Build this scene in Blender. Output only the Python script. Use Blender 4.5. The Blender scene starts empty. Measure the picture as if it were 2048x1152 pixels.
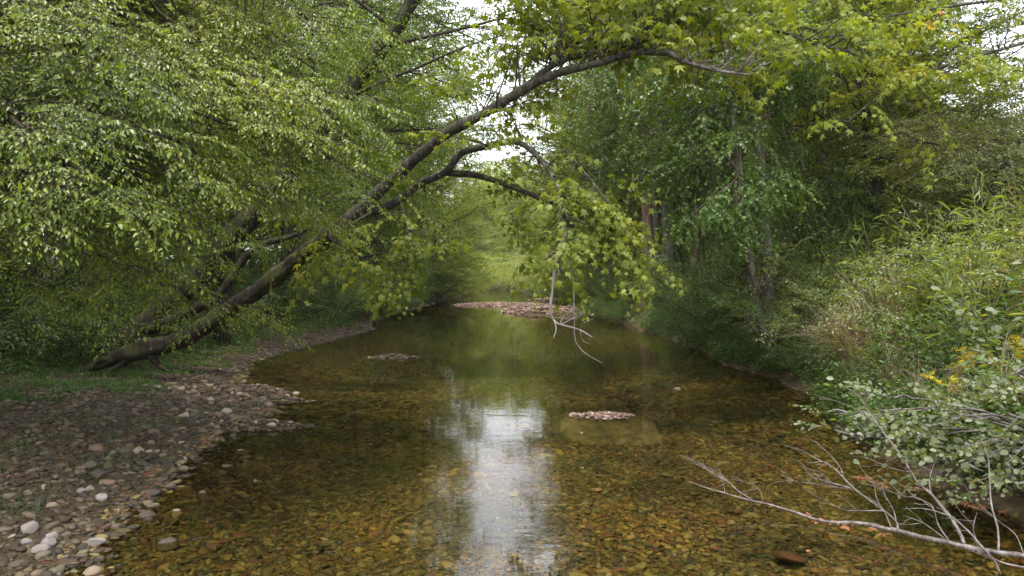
import bpy, math, numpy as np
R = math.radians
S = bpy.context.scene
COL = S.collection
# ------------------------------------------------------------------ camera, sky, sun, exposure
CAMH, FPX, HOR = 1.8, 1500.0, 555.0          # eye height; focal length and horizon row in photo pixels
cam_d = bpy.data.cameras.new('camera'); cam = bpy.data.objects.new('camera', cam_d); COL.objects.link(cam)
cam.location = (0, 0, CAMH); cam.rotation_euler = (R(90), 0, 0)
cam_d.lens = 36 * FPX / 2048; cam_d.sensor_width = 36
cam_d.shift_y = -(576 - HOR) / 2048; cam_d.clip_end = 2000; cam_d.clip_start = .05
S.camera = cam
SUN_EL, SUN_AZ = 62, 205                     # azimuth measured clockwise from +Y: behind, a little left
W = bpy.data.worlds.new('World'); S.world = W; W.use_nodes = True
nt = W.node_tree; bgn = nt.nodes['Background']
sky = nt.nodes.new('ShaderNodeTexSky'); sky.sky_type = 'NISHITA'; sky.sun_disc = False
sky.sun_elevation = R(SUN_EL); sky.sun_rotation = R(SUN_AZ); sky.dust_density = 4.0; sky.air_density = 1.0
cn = nt.nodes.new('ShaderNodeTexNoise'); cn.inputs['Scale'].default_value = 3; cn.inputs['Detail'].default_value = 5   # thin bright cloud over the whole sky
bw = nt.nodes.new('ShaderNodeMapRange'); bw.inputs[1].default_value = .3; bw.inputs[2].default_value = .7; bw.inputs[3].default_value = 4.5; bw.inputs[4].default_value = 10.5; mx = nt.nodes.new('ShaderNodeMixRGB'); mx.inputs[0].default_value = .8
gn = nt.nodes.new('ShaderNodeMixRGB'); gn.blend_type = 'MULTIPLY'; gn.inputs[0].default_value = 1; gn.inputs[2].default_value = (.98, .99, 1.02, 1)
nt.links.new(cn.outputs['Fac'], bw.inputs[0]); nt.links.new(bw.outputs[0], gn.inputs[1])
nt.links.new(sky.outputs[0], mx.inputs[1]); nt.links.new(gn.outputs[0], mx.inputs[2])
nt.links.new(mx.outputs[0], bgn.inputs[0]); bgn.inputs[1].default_value = .15
sl = bpy.data.lights.new('sun', 'SUN'); sl.energy = 1.4; sl.angle = R(14); sl.color = (1, .95, .86)
so = bpy.data.objects.new('sun', sl); COL.objects.link(so)
so.rotation_euler = (R(90 - SUN_EL), 0, R(180 - SUN_AZ))
S.view_settings.view_transform = 'Standard'; S.view_settings.look = 'None'
S.view_settings.gamma = 1; S.view_settings.use_curve_mapping = False
S.view_settings.exposure = 1.78
cy = S.cycles
cy.max_bounces = 8; cy.diffuse_bounces = 4; cy.glossy_bounces = 3; cy.transmission_bounces = 5
cy.transparent_max_bounces = 8; cy.caustics_reflective = False; cy.caustics_refractive = False
cy.sample_clamp_indirect = 6

# ------------------------------------------------------------------ helpers
def rng_(s): return np.random.default_rng(s)
def px(x, y, Y): return np.array([(x - 1024) / FPX * Y, Y, CAMH + (HOR - y) / FPX * Y])
def norm(a): return a / np.maximum(np.linalg.norm(a, axis=-1, keepdims=True), 1e-9)

class Buf:
    """collects vertices, quads and triangles with material slots; build() makes ONE mesh"""
    def __init__(s): s.V = []; s.Q = []; s.T = []; s.qm = []; s.tm = []; s.n = 0
    def add(s, V, Q=None, T=None, m=0):
        V = np.asarray(V, float).reshape(-1, 3)
        if Q is not None and len(Q): s.Q.append(np.asarray(Q) + s.n); s.qm.append(np.full(len(Q), m))
        if T is not None and len(T): s.T.append(np.asarray(T) + s.n); s.tm.append(np.full(len(T), m))
        s.V.append(V); s.n += len(V)
    def arrays(s):
        V = np.concatenate(s.V) if s.V else np.zeros((0, 3))
        Q = np.concatenate(s.Q) if s.Q else np.zeros((0, 4), int); T = np.concatenate(s.T) if s.T else np.zeros((0, 3), int)
        qm = np.concatenate(s.qm) if s.qm else np.zeros(0, int); tm = np.concatenate(s.tm) if s.tm else np.zeros(0, int)
        return V, Q, T, qm, tm
    def stamp(s, tpl, A, t):
        """merge copies of a template (arrays) under matrices A (M,3,3) and offsets t (M,3)"""
        V, Q, T, qm, tm = tpl; M = len(t)
        if M == 0: return
        W_ = np.einsum('mij,nj->mni', A, V) + t[:, None, :]
        off = (np.arange(M) * len(V))[:, None, None] + s.n
        if len(Q): s.Q.append((Q[None] + off).reshape(-1, 4)); s.qm.append(np.tile(qm, M))
        if len(T): s.T.append((T[None] + off).reshape(-1, 3)); s.tm.append(np.tile(tm, M))
        s.V.append(W_.reshape(-1, 3)); s.n += M * len(V)
    def mesh(s, name, mats, smooth=True):
        V, Q, T, qm, tm = s.arrays()
        me = bpy.data.meshes.new(name)
        me.vertices.add(len(V)); me.vertices.foreach_set('co', V.astype(np.float32).ravel())
        nl = Q.size + T.size; npol = len(Q) + len(T)
        me.loops.add(nl); me.loops.foreach_set('vertex_index', np.concatenate([Q.ravel(), T.ravel()]).astype(np.int32))
        me.polygons.add(npol)
        st = np.concatenate([np.arange(len(Q)) * 4, Q.size + np.arange(len(T)) * 3]).astype(np.int32)
        me.polygons.foreach_set('loop_start', st)
        for m in mats: me.materials.append(m)
        me.polygons.foreach_set('material_index', np.concatenate([qm, tm]).astype(np.int32))
        me.update(calc_edges=True)
        me.polygons.foreach_set('use_smooth', np.full(npol, smooth))
        return me
    def build(s, name, mats, parent=None, smooth=True):
        return link(bpy.data.objects.new(name, s.mesh(name, mats, smooth)), parent)
def link(o, parent=None):
    COL.objects.link(o)
    if parent is not None: o.parent = parent
    return o
def tag(o, label=None, cat=None, group=None, kind=None):
    if label: o['label'] = label
    if cat: o['category'] = cat
    if group: o['group'] = group
    if kind: o['kind'] = kind
    return o
def empty(name, loc=(0, 0, 0), rz=0, sc=1):
    o = bpy.data.objects.new(name, None); link(o); o.location = [float(v) for v in loc]; o.rotation_euler = (0, 0, rz)
    o.scale = (sc, sc, sc); o.empty_display_size = .2
    return o
def copy_tree(root, loc, rz=0, sc=1.0, label=None, tilt=(0, 0)):
    r = root.copy(); COL.objects.link(r); r.location = [float(v) for v in loc]
    r.rotation_euler = (tilt[0], tilt[1], rz); r.scale = (sc, sc, sc) if np.isscalar(sc) else sc
    if label: r['label'] = label
    for ch in list(root.children):
        c = ch.copy(); COL.objects.link(c); c.parent = r
        for g in ch.children:
            d = g.copy(); COL.objects.link(d); d.parent = c
    return r
def spline(P, n):
    """Catmull-Rom resampling of a control polyline"""
    P = np.asarray(P, float)
    if len(P) == 2: P = np.array([P[0], (P[0] + P[1]) / 2, P[1]])
    seg = np.linalg.norm(np.diff(P, axis=0), axis=1); cum = np.r_[0, np.cumsum(seg)] / seg.sum()
    E = np.vstack([2 * P[0] - P[1], P, 2 * P[-1] - P[-2]])
    t = np.linspace(0, 1, n); i = np.clip(np.searchsorted(cum, t, side='right') - 1, 0, len(P) - 2)
    u = ((t - cum[i]) / (cum[i + 1] - cum[i]))[:, None]
    a, b, c, d = E[i], E[i + 1], E[i + 2], E[i + 3]
    return .5 * (2 * b + (c - a) * u + (2 * a - 5 * b + 4 * c - d) * u ** 2 + (3 * b - a - 3 * c + d) * u ** 3)
def tube(P, r, k=6, rough=0, rng=None):
    P = np.asarray(P, float); n = len(P); r = np.broadcast_to(np.asarray(r, float), (n,))
    t = norm(np.gradient(P, axis=0)); m = t.mean(0); ref = np.eye(3)[np.argmin(np.abs(m))]
    u = norm(np.cross(t, ref)); v = np.cross(t, u)
    a = np.arange(k) * 2 * math.pi / k
    rr = r[:, None] * np.ones((n, k))
    if rough:
        rr = rr * (1 + rough * rng.standard_normal((1, k)) + rough * .7 * rng.standard_normal((n, k)) + rough * rng.standard_normal((n, 1)))
    V = P[:, None] + rr[..., None] * (np.cos(a)[None, :, None] * u[:, None] + np.sin(a)[None, :, None] * v[:, None])
    i = np.arange(n - 1)[:, None] * k; j = np.arange(k)[None]; j2 = (j + 1) % k
    Q = np.stack([i + j, i + j2, i + k + j2, i + k + j], -1).reshape(-1, 4)
    V = V.reshape(-1, 3); nb = len(V); V = np.vstack([V, P[0], P[-1]])
    jj = np.arange(k); T = np.vstack([np.stack([(jj + 1) % k, jj, np.full(k, nb)], 1), np.stack([(n - 1) * k + jj, (n - 1) * k + (jj + 1) % k, np.full(k, nb + 1)], 1)])
    return V, Q, T
def taper(n, r0, r1, p=1.0): return r0 + (r1 - r0) * np.linspace(0, 1, n) ** p

# smooth value noise for shapes (not for light)
_g = rng_(5).random((64, 64))
def vnoise(x, y):
    x = np.asarray(x, float); y = np.asarray(y, float)
    i = np.floor(x).astype(int); j = np.floor(y).astype(int); fx = x - i; fy = y - j
    fx = fx * fx * (3 - 2 * fx); fy = fy * fy * (3 - 2 * fy)
    g = lambda a, b: _g[a % 64, b % 64]
    return (g(i, j) * (1 - fx) + g(i + 1, j) * fx) * (1 - fy) + (g(i, j + 1) * (1 - fx) + g(i + 1, j + 1) * fx) * fy - .5

# ------------------------------------------------------------------ materials
def mat(name):
    m = bpy.data.materials.new(name); m.use_nodes = True; n = m.node_tree; n.nodes.clear()
    o = n.nodes.new('ShaderNodeOutputMaterial'); return m, n, o
def N(n, t, **k):
    x = n.nodes.new(t)
    for a, b in k.items():
        if isinstance(a, str) and hasattr(x, a): setattr(x, a, b)
    return x
def ramp(n, stops, interp='LINEAR'):
    r = n.nodes.new('ShaderNodeValToRGB'); r.color_ramp.interpolation = interp; e = r.color_ramp.elements
    while len(e) < len(stops): e.new(.5)
    for i, (p, c) in enumerate(stops): e[i].position = p; e[i].color = (*c, 1)
    return r
def leaf_mat(name, stops, transl=.42, gloss=.07, rough=.38, clump=.35, cs=.6):
    """leaf: own colour differs leaf by leaf and from twig to twig; light passes through it"""
    m, n, o = mat(name); L = n.links
    geo = N(n, 'ShaderNodeNewGeometry'); r = ramp(n, stops)
    tc = N(n, 'ShaderNodeTexCoord'); nz = N(n, 'ShaderNodeTexNoise'); nz.inputs['Scale'].default_value = cs; nz.inputs['Detail'].default_value = 3
    L.new(tc.outputs['Object'], nz.inputs['Vector'])
    ma = N(n, 'ShaderNodeMath', operation='MULTIPLY_ADD'); ma.inputs[1].default_value = 1 - clump; 
    mb = N(n, 'ShaderNodeMath', operation='MULTIPLY_ADD'); mb.inputs[1].default_value = clump * 3; mb.inputs[2].default_value = -clump
    L.new(nz.outputs['Fac'], mb.inputs[0]); L.new(geo.outputs['Random Per Island'], ma.inputs[0]); L.new(mb.outputs[0], ma.inputs[2])
    L.new(ma.outputs[0], r.inputs[0])
    oi = N(n, 'ShaderNodeObjectInfo'); hs = N(n, 'ShaderNodeHueSaturation')
    mo = N(n, 'ShaderNodeMapRange'); mo.inputs[3].default_value = .82; mo.inputs[4].default_value = 1.18
    L.new(oi.outputs['Random'], mo.inputs[0]); L.new(mo.outputs[0], hs.inputs['Value']); L.new(r.outputs[0], hs.inputs['Color'])
    d = N(n, 'ShaderNodeBsdfDiffuse'); tr = N(n, 'ShaderNodeBsdfTranslucent'); g = N(n, 'ShaderNodeBsdfGlossy'); g.inputs['Roughness'].default_value = rough
    tm = N(n, 'ShaderNodeMixRGB', blend_type='MULTIPLY'); tm.inputs[0].default_value = 1; tm.inputs[2].default_value = (1.9, 1.85, .35, 1)
    L.new(hs.outputs[0], d.inputs[0]); L.new(hs.outputs[0], tm.inputs[1]); L.new(tm.outputs[0], tr.inputs[0])
    m1 = N(n, 'ShaderNodeMixShader'); m1.inputs[0].default_value = transl; L.new(d.outputs[0], m1.inputs[1]); L.new(tr.outputs[0], m1.inputs[2])
    fr = N(n, 'ShaderNodeLayerWeight'); fr.inputs[0].default_value = .3
    fm = N(n, 'ShaderNodeMath', operation='MULTIPLY_ADD'); fm.inputs[1].default_value = .075; fm.inputs[2].default_value = gloss * .15
    L.new(fr.outputs['Fresnel'], fm.inputs[0])
    m2 = N(n, 'ShaderNodeMixShader'); L.new(fm.outputs[0], m2.inputs[0]); L.new(m1.outputs[0], m2.inputs[1]); L.new(g.outputs[0], m2.inputs[2])
    L.new(m2.outputs[0], o.inputs[0]); return m
def bark_mat(name, a, b, c, scale=14, moss=0.0, stretch=.18):
    m, n, o = mat(name); L = n.links
    tc = N(n, 'ShaderNodeTexCoord'); mp = N(n, 'ShaderNodeMapping'); mp.inputs['Scale'].default_value = (1, 1, stretch)
    nz = N(n, 'ShaderNodeTexNoise'); nz.inputs['Scale'].default_value = scale; nz.inputs['Detail'].default_value = 6; nz.inputs['Roughness'].default_value = .7
    L.new(tc.outputs['Object'], mp.inputs[0]); L.new(mp.outputs[0], nz.inputs['Vector'])
    r = ramp(n, [(.3, a), (.52, b), (.72, c)]); L.new(nz.outputs['Fac'], r.inputs[0])
    col = r.outputs[0]
    if moss:
        n2 = N(n, 'ShaderNodeTexNoise'); n2.inputs['Scale'].default_value = 2.5; n2.inputs['Detail'].default_value = 5
        L.new(tc.outputs['Object'], n2.inputs['Vector']); r2 = ramp(n, [(.5, (0, 0, 0)), (.62, (moss, moss, moss))]); L.new(n2.outputs['Fac'], r2.inputs[0])
        mm = N(n, 'ShaderNodeMixRGB'); L.new(r2.outputs[0], mm.inputs[0]); L.new(col, mm.inputs[1]); mm.inputs[2].default_value = (.075, .085, .025, 1); col = mm.outputs[0]
    bs = N(n, 'ShaderNodeBsdfPrincipled'); bs.inputs['Roughness'].default_value = .85; bs.inputs['Specular IOR Level'].default_value = .25
    bp = N(n, 'ShaderNodeBump'); bp.inputs['Strength'].default_value = 1; bp.inputs['Distance'].default_value = .06
    L.new(nz.outputs['Fac'], bp.inputs['Height']); L.new(bp.outputs[0], bs.inputs['Normal']); L.new(col, bs.inputs['Base Color'])
    L.new(bs.outputs[0], o.inputs[0]); return m
def stone_mat(name, stops, rough=.75, per='Random Per Island', spec=.4, bump=.5):
    m, n, o = mat(name); L = n.links
    r = ramp(n, stops, 'CONSTANT')
    patch = None
    if name == 'wet_bed_stone':
        patch = N(n, 'ShaderNodeTexNoise'); patch.inputs['Scale'].default_value = .9; patch.inputs['Detail'].default_value = 4
    if per == 'object': src = N(n, 'ShaderNodeObjectInfo').outputs['Random']
    else: src = N(n, 'ShaderNodeNewGeometry').outputs['Random Per Island']
    L.new(src, r.inputs[0])
    tc = N(n, 'ShaderNodeTexCoord'); nz = N(n, 'ShaderNodeTexNoise'); nz.inputs['Scale'].default_value = 22; nz.inputs['Detail'].default_value = 6; nz.inputs['Roughness'].default_value = .65
    L.new(tc.outputs['Object'], nz.inputs['Vector'])
    mr = ramp(n, [(.25, (.45, .42, .4)), (.5, (1, 1, 1)), (.75, (1.0, .95, .85))]); L.new(nz.outputs['Fac'], mr.inputs[0])
    mm = N(n, 'ShaderNodeMixRGB', blend_type='MULTIPLY'); mm.inputs[0].default_value = .85; L.new(r.outputs[0], mm.inputs[1]); L.new(mr.outputs[0], mm.inputs[2])
    bs = N(n, 'ShaderNodeBsdfPrincipled'); bs.inputs['Roughness'].default_value = rough; bs.inputs['Specular IOR Level'].default_value = spec
    out = mm.outputs[0]
    if patch:
        g2 = N(n, 'ShaderNodeNewGeometry'); L.new(g2.outputs['Position'], patch.inputs['Vector']); pr = ramp(n, [(.35, (.4, .45, .4)), (.5, (1, 1, 1)), (.65, (1.35, 1.2, .95))]); L.new(patch.outputs['Fac'], pr.inputs[0])
        pm_ = N(n, 'ShaderNodeMixRGB', blend_type='MULTIPLY'); pm_.inputs[0].default_value = 1; L.new(out, pm_.inputs[1]); L.new(pr.outputs[0], pm_.inputs[2]); out = pm_.outputs[0]
    bp = N(n, 'ShaderNodeBump'); bp.inputs['Strength'].default_value = bump; bp.inputs['Distance'].default_value = .01
    L.new(nz.outputs['Fac'], bp.inputs['Height']); L.new(bp.outputs[0], bs.inputs['Normal'])
    L.new(out, bs.inputs['Base Color']); L.new(bs.outputs[0], o.inputs[0]); return m
def plain(name, c, rough=.8):
    m, n, o = mat(name); b = N(n, 'ShaderNodeBsdfPrincipled'); b.inputs['Roughness'].default_value = rough
    nz = N(n, 'ShaderNodeTexNoise'); nz.inputs['Scale'].default_value = 9; tc = N(n, 'ShaderNodeTexCoord')
    r = ramp(n, [(.3, tuple(v * .6 for v in c)), (.7, tuple(min(1, v * 1.25) for v in c))]); n.links.new(tc.outputs['Object'], nz.inputs['Vector'])
    n.links.new(nz.outputs['Fac'], r.inputs[0]); n.links.new(r.outputs[0], b.inputs['Base Color']); n.links.new(b.outputs[0], o.inputs[0]); return m

M = {}
M['elm'] = leaf_mat('elm_leaf', [(0, (.055, .1, .012)), (.35, (.105, .16, .016)), (.65, (.165, .205, .02)), (.93, (.22, .24, .025)), (.985, (.3, .24, .05)), (1, (.22, .11, .03))], gloss=.12, rough=.4)
M['maple'] = leaf_mat('maple_leaf', [(0, (.065, .1, .016)), (.4, (.13, .17, .022)), (.75, (.2, .225, .03)), (.94, (.25, .26, .05)), (.985, (.34, .25, .06)), (1, (.3, .12, .04))], gloss=.1, rough=.5)
M['forest'] = leaf_mat('forest_leaf', [(0, (.04, .08, .012)), (.45, (.08, .135, .018)), (.8, (.14, .19, .026)), (.97, (.18, .21, .04)), (1, (.25, .17, .04))], gloss=.08)
M['vine'] = leaf_mat('vine_leaf', [(0, (.04, .078, .022)), (.5, (.07, .12, .03)), (.85, (.11, .165, .038)), (1, (.2, .16, .04))], gloss=.09)
M['yellow'] = leaf_mat('autumn_leaf', [(0, (.06, .1, .025)), (.4, (.11, .15, .035)), (.7, (.18, .19, .045)), (.93, (.28, .23, .06)), (1, (.32, .17, .06))], gloss=.1)
M['far'] = leaf_mat('lit_far_leaf', [(0, (.11, .17, .032)), (.5, (.2, .25, .045)), (.9, (.3, .32, .065)), (1, (.2, .18, .06))], gloss=.08)  # distant leaves: the stronger light upstream is put into this paler colour
M['shrub'] = leaf_mat('shrub_leaf', [(0, (.045, .085, .022)), (.5, (.075, .135, .03)), (.9, (.12, .185, .04)), (1, (.22, .2, .05))], gloss=.1)
M['grey'] = leaf_mat('silvery_leaf', [(0, (.08, .11, .05)), (.5, (.12, .15, .075)), (.9, (.18, .2, .11)), (1, (.3, .24, .07))], gloss=.1, rough=.5)
M['cane'] = leaf_mat('cane_leaf', [(0, (.1, .14, .045)), (.5, (.18, .22, .075)), (.85, (.27, .29, .12)), (1, (.3, .27, .13))], gloss=.1)
M['grass'] = leaf_mat('grass_blade', [(0, (.022, .06, .01)), (.5, (.04, .095, .015)), (.9, (.07, .13, .022)), (1, (.2, .18, .07))], gloss=.05)
M['straw'] = leaf_mat('dry_grass', [(0, (.18, .14, .105)), (.5, (.27, .22, .175)), (1, (.38, .33, .28))], transl=.3, gloss=.05)
M['gold'] = leaf_mat('goldenrod_flower', [(0, (.45, .35, .02)), (1, (.6, .5, .04))], gloss=.03)
M['dead'] = leaf_mat('dead_leaf', [(0, (.12, .05, .025)), (.5, (.26, .12, .06)), (.8, (.38, .2, .12)), (1, (.5, .38, .28))], transl=.25, gloss=.12)
M['bark'] = bark_mat('dark_bark', (.012, .009, .007), (.03, .023, .017), (.075, .06, .047), moss=.6)
M['barkgrey'] = bark_mat('grey_bark', (.02, .017, .014), (.055, .048, .04), (.17, .155, .13), moss=.35)
M['barkpine'] = bark_mat('reddish_bark', (.05, .03, .022), (.13, .085, .065), (.22, .16, .13), scale=10)
M['vinebark'] = bark_mat('vine_bark', (.03, .02, .016), (.09, .062, .05), (.19, .14, .12), scale=26)
M['lichen'] = bark_mat('lichen_bark', (.03, .026, .02), (.12, .11, .09), (.34, .33, .28), scale=9, moss=.3, stretch=.5)
M['twig'] = bark_mat('twig_bark', (.03, .024, .018), (.07, .055, .04), (.13, .11, .08), scale=20)
M['bleached'] = bark_mat('bleached_wood', (.07, .055, .05), (.2, .17, .16), (.4, .37, .35), scale=16)
M['stem'] = plain('green_stem', (.09, .12, .04))
STONES = [(0, (.26, .19, .15)), (.14, (.17, .12, .095)), (.27, (.34, .27, .23)), (.38, (.12, .095, .08)), (.5, (.24, .16, .13)), (.6, (.4, .33, .28)), (.68, (.15, .13, .12)), (.78, (.2, .15, .11)), (.88, (.46, .41, .37)), (.94, (.1, .08, .075))]
BED0 = [(0, (.22, .14, .05)), (.13, (.13, .1, .04)), (.26, (.3, .21, .075)), (.36, (.07, .055, .035)), (.48, (.18, .12, .045)), (.58, (.12, .105, .05)), (.68, (.2, .085, .055)), (.76, (.34, .26, .12)), (.83, (.05, .042, .03)), (.9, (.3, .25, .17)), (.95, (.15, .07, .045))]
BED = [(p, (c[0] * .54, c[1] * .57, c[2] * .54)) for p, c in BED0]
M['stone'] = stone_mat('dry_stone', [(p, (c[0] * .62, c[1] * .61, c[2] * .5)) for p, c in STONES], per='object')
M['gravel'] = stone_mat('gravel_stone', [(p, (c[0] * .235, c[1] * .225, c[2] * .165)) for p, c in STONES])
M['gravelpale'] = stone_mat('pale_gravel', [(p, (c[0] * .95, c[1] * .82, c[2] * .76)) for p, c in STONES])
M['bedstone'] = stone_mat('wet_bed_stone', BED, rough=.6, spec=.3)
M['pale'] = stone_mat('pale_stone', [(0, (.27, .245, .22)), (.5, (.21, .185, .165))], per='object')
M['slab'] = stone_mat('slab_stone', [(0, (.3, .24, .17)), (.5, (.3, .24, .17))], per='object', bump=1)
_n = M['slab'].node_tree; _b = [x for x in _n.nodes if x.type == 'BSDF_PRINCIPLED'][0]; _c = _b.inputs['Base Color'].links[0].from_socket
_ge = _n.nodes.new('ShaderNodeNewGeometry'); _s = _n.nodes.new('ShaderNodeSeparateXYZ'); _n.links.new(_ge.outputs['Position'], _s.inputs[0])
_r = _n.nodes.new('ShaderNodeMapRange'); _r.inputs[1].default_value = .002; _r.inputs[2].default_value = .016; _n.links.new(_s.outputs[2], _r.inputs[0])
_m = _n.nodes.new('ShaderNodeMixRGB'); _n2 = _n.nodes.new('ShaderNodeTexNoise'); _n2.inputs['Scale'].default_value = 7; _n2.inputs['Detail'].default_value = 8; _n2.inputs['Roughness'].default_value = .75; _n.links.new(_ge.outputs['Position'], _n2.inputs['Vector']); _rr = _n.nodes.new('ShaderNodeValToRGB'); _rr.color_ramp.elements[0].position = .38; _rr.color_ramp.elements[0].color = (.045, .036, .016, 1); _rr.color_ramp.elements[1].position = .62; _rr.color_ramp.elements[1].color = (.2, .16, .075, 1); _n.links.new(_n2.outputs['Fac'], _rr.inputs[0]); _n.links.new(_rr.outputs[0], _m.inputs[1]); _n.links.new(_r.outputs[0], _m.inputs[0]); _n.links.new(_c, _m.inputs[2]); _n.links.new(_m.outputs[0], _b.inputs['Base Color'])   # algae stains the part below the waterline

# ------------------------------------------------------------------ terrain
XLp = np.array([(-60, -2.8), (0, -2.8), (4.5, -2.75), (5.9, -2.85), (7.8, -3.15), (9.5, -3.6), (11, -3.9), (13.2, -4.9), (16, -5.4), (18, -5.6), (22, -5.2), (25.7, -5.0), (30, -5.6), (36, -6.1), (54, -5.4), (75, -5.2), (108, -4.8), (125, -9), (200, -45)])
XRp = np.array([(-60, 3.7), (0, 3.7), (5, 3.9), (6.07, 3.75), (9.15, 4.12), (11.5, 4.75), (15, 4.6), (18.6, 4.7), (24.5, 4.6), (31.8, 4.2), (37, 4.6), (50, 4.4), (77, 3.6), (100, 1.0), (125, -3.5), (200, -38)])
def XL(Y): return np.interp(Y, XLp[:, 0], XLp[:, 1])
def XR(Y): return np.interp(Y, XRp[:, 0], XRp[:, 1])
ISL = [(-4.3, 11.6, 1.6, .8, .09, .25), (-3.0, 9.05, .75, .28, .055, .1), (-2.65, 16.9, .65, .35, .05, 0),
       (2.6, 39.5, 2.6, 4.2, .22, .3), (-.6, 49, 3.2, 3.2, .14, .1), (3.2, 60, 2.2, 3, .12, 0), (-4.8, 62, 1.3, 3, .08, 0)]
def H(X, Y):
    X = np.asarray(X, float); Y = np.asarray(Y, float)
    w = .35 * vnoise(X * .9 + 3, Y * .9) + .5 * vnoise(X * .31, Y * .31 + 9)
    dl = XL(Y) - X + w; dr = X - XR(Y) + w * .8
    far = np.clip((Y - 13) / 8, 0, 1)
    zl = np.interp(dl, [-5, -2.5, -1, 0, 2, 4, 7, 15, 60, 300], [-.55, -.3, -.11, 0, .16, .34, .7, 1.1, 2.5, 12])
    zl2 = np.interp(dl, [-5, -2.5, -1, 0, .8, 2, 5, 15, 60, 300], [-.6, -.5, -.22, 0, .28, .5, .9, 1.3, 3.5, 12])
    zl = zl * (1 - far) + zl2 * far
    nearR = np.clip((19 - Y) / 5, 0, 1)
    zr = np.interp(dr, [-5, -2, -.7, 0, .35, 1, 3, 6, 15, 60, 300], [-.5, -.34, -.22, -.02, .42, .62, 1.05, 1.35, 1.8, 4, 12]) + nearR * np.interp(dr, [.3, 1, 3, 5, 15], [0, .15, .5, .75, .9])
    shallow = np.clip((24 - Y) / 17, .35, 1)
    bed = np.maximum(zl, zr); z = np.where(bed < 0, np.maximum(bed, -.24 / shallow * .9 - .0), bed)
    z = np.where(Y > 40, np.where(z < 0, z * .5, z), z)
    for (ix, iy, rx, ry, h, nn) in ISL:
        q = ((X - ix) / rx) ** 2 + ((Y - iy) / ry) ** 2 + 1.2 * vnoise(X * 1.7 + ix, Y * 1.3) * nn * 5
        z = np.maximum(z, np.where(q < 4, h - (h + .12) * np.clip(q, 0, 4) / 1.6, -9))
    z = z + .035 * vnoise(X * 2.3, Y * 2.3) * np.clip(np.abs(z) * 6 + .3, 0, 1) + .3 * vnoise(X * .12, Y * .12) * np.clip(np.maximum(dl, dr) / 8, 0, 1)
    return z
def Hs(x, y): return float(H(np.array([x]), np.array([y]))[0])
def axis(a, b, d, out, far):
    core = np.arange(a, b + d, d); l = []; s = d; v = a
    while v > -far if out else False: s *= 1.25; v -= s; l.append(v)
    r = []; s = d; v = core[-1]
    while v < far: s *= 1.12; v += s; r.append(v)
    return np.array(l[::-1] + list(core) + r)
xs = axis(-9, 8, .14, True, 320)
ys = axis(3, 22, .14, True, 420)
gx, gy = np.meshgrid(xs, ys, indexing='ij'); gz = H(gx, gy)
b = Buf(); nx, ny = gx.shape; i, j = np.meshgrid(np.arange(nx - 1), np.arange(ny - 1), indexing='ij'); q0 = (i * ny + j).ravel()
b.add(np.stack([gx, gy, gz], -1), np.stack([q0, q0 + ny, q0 + ny + 1, q0 + 1], -1))
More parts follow.
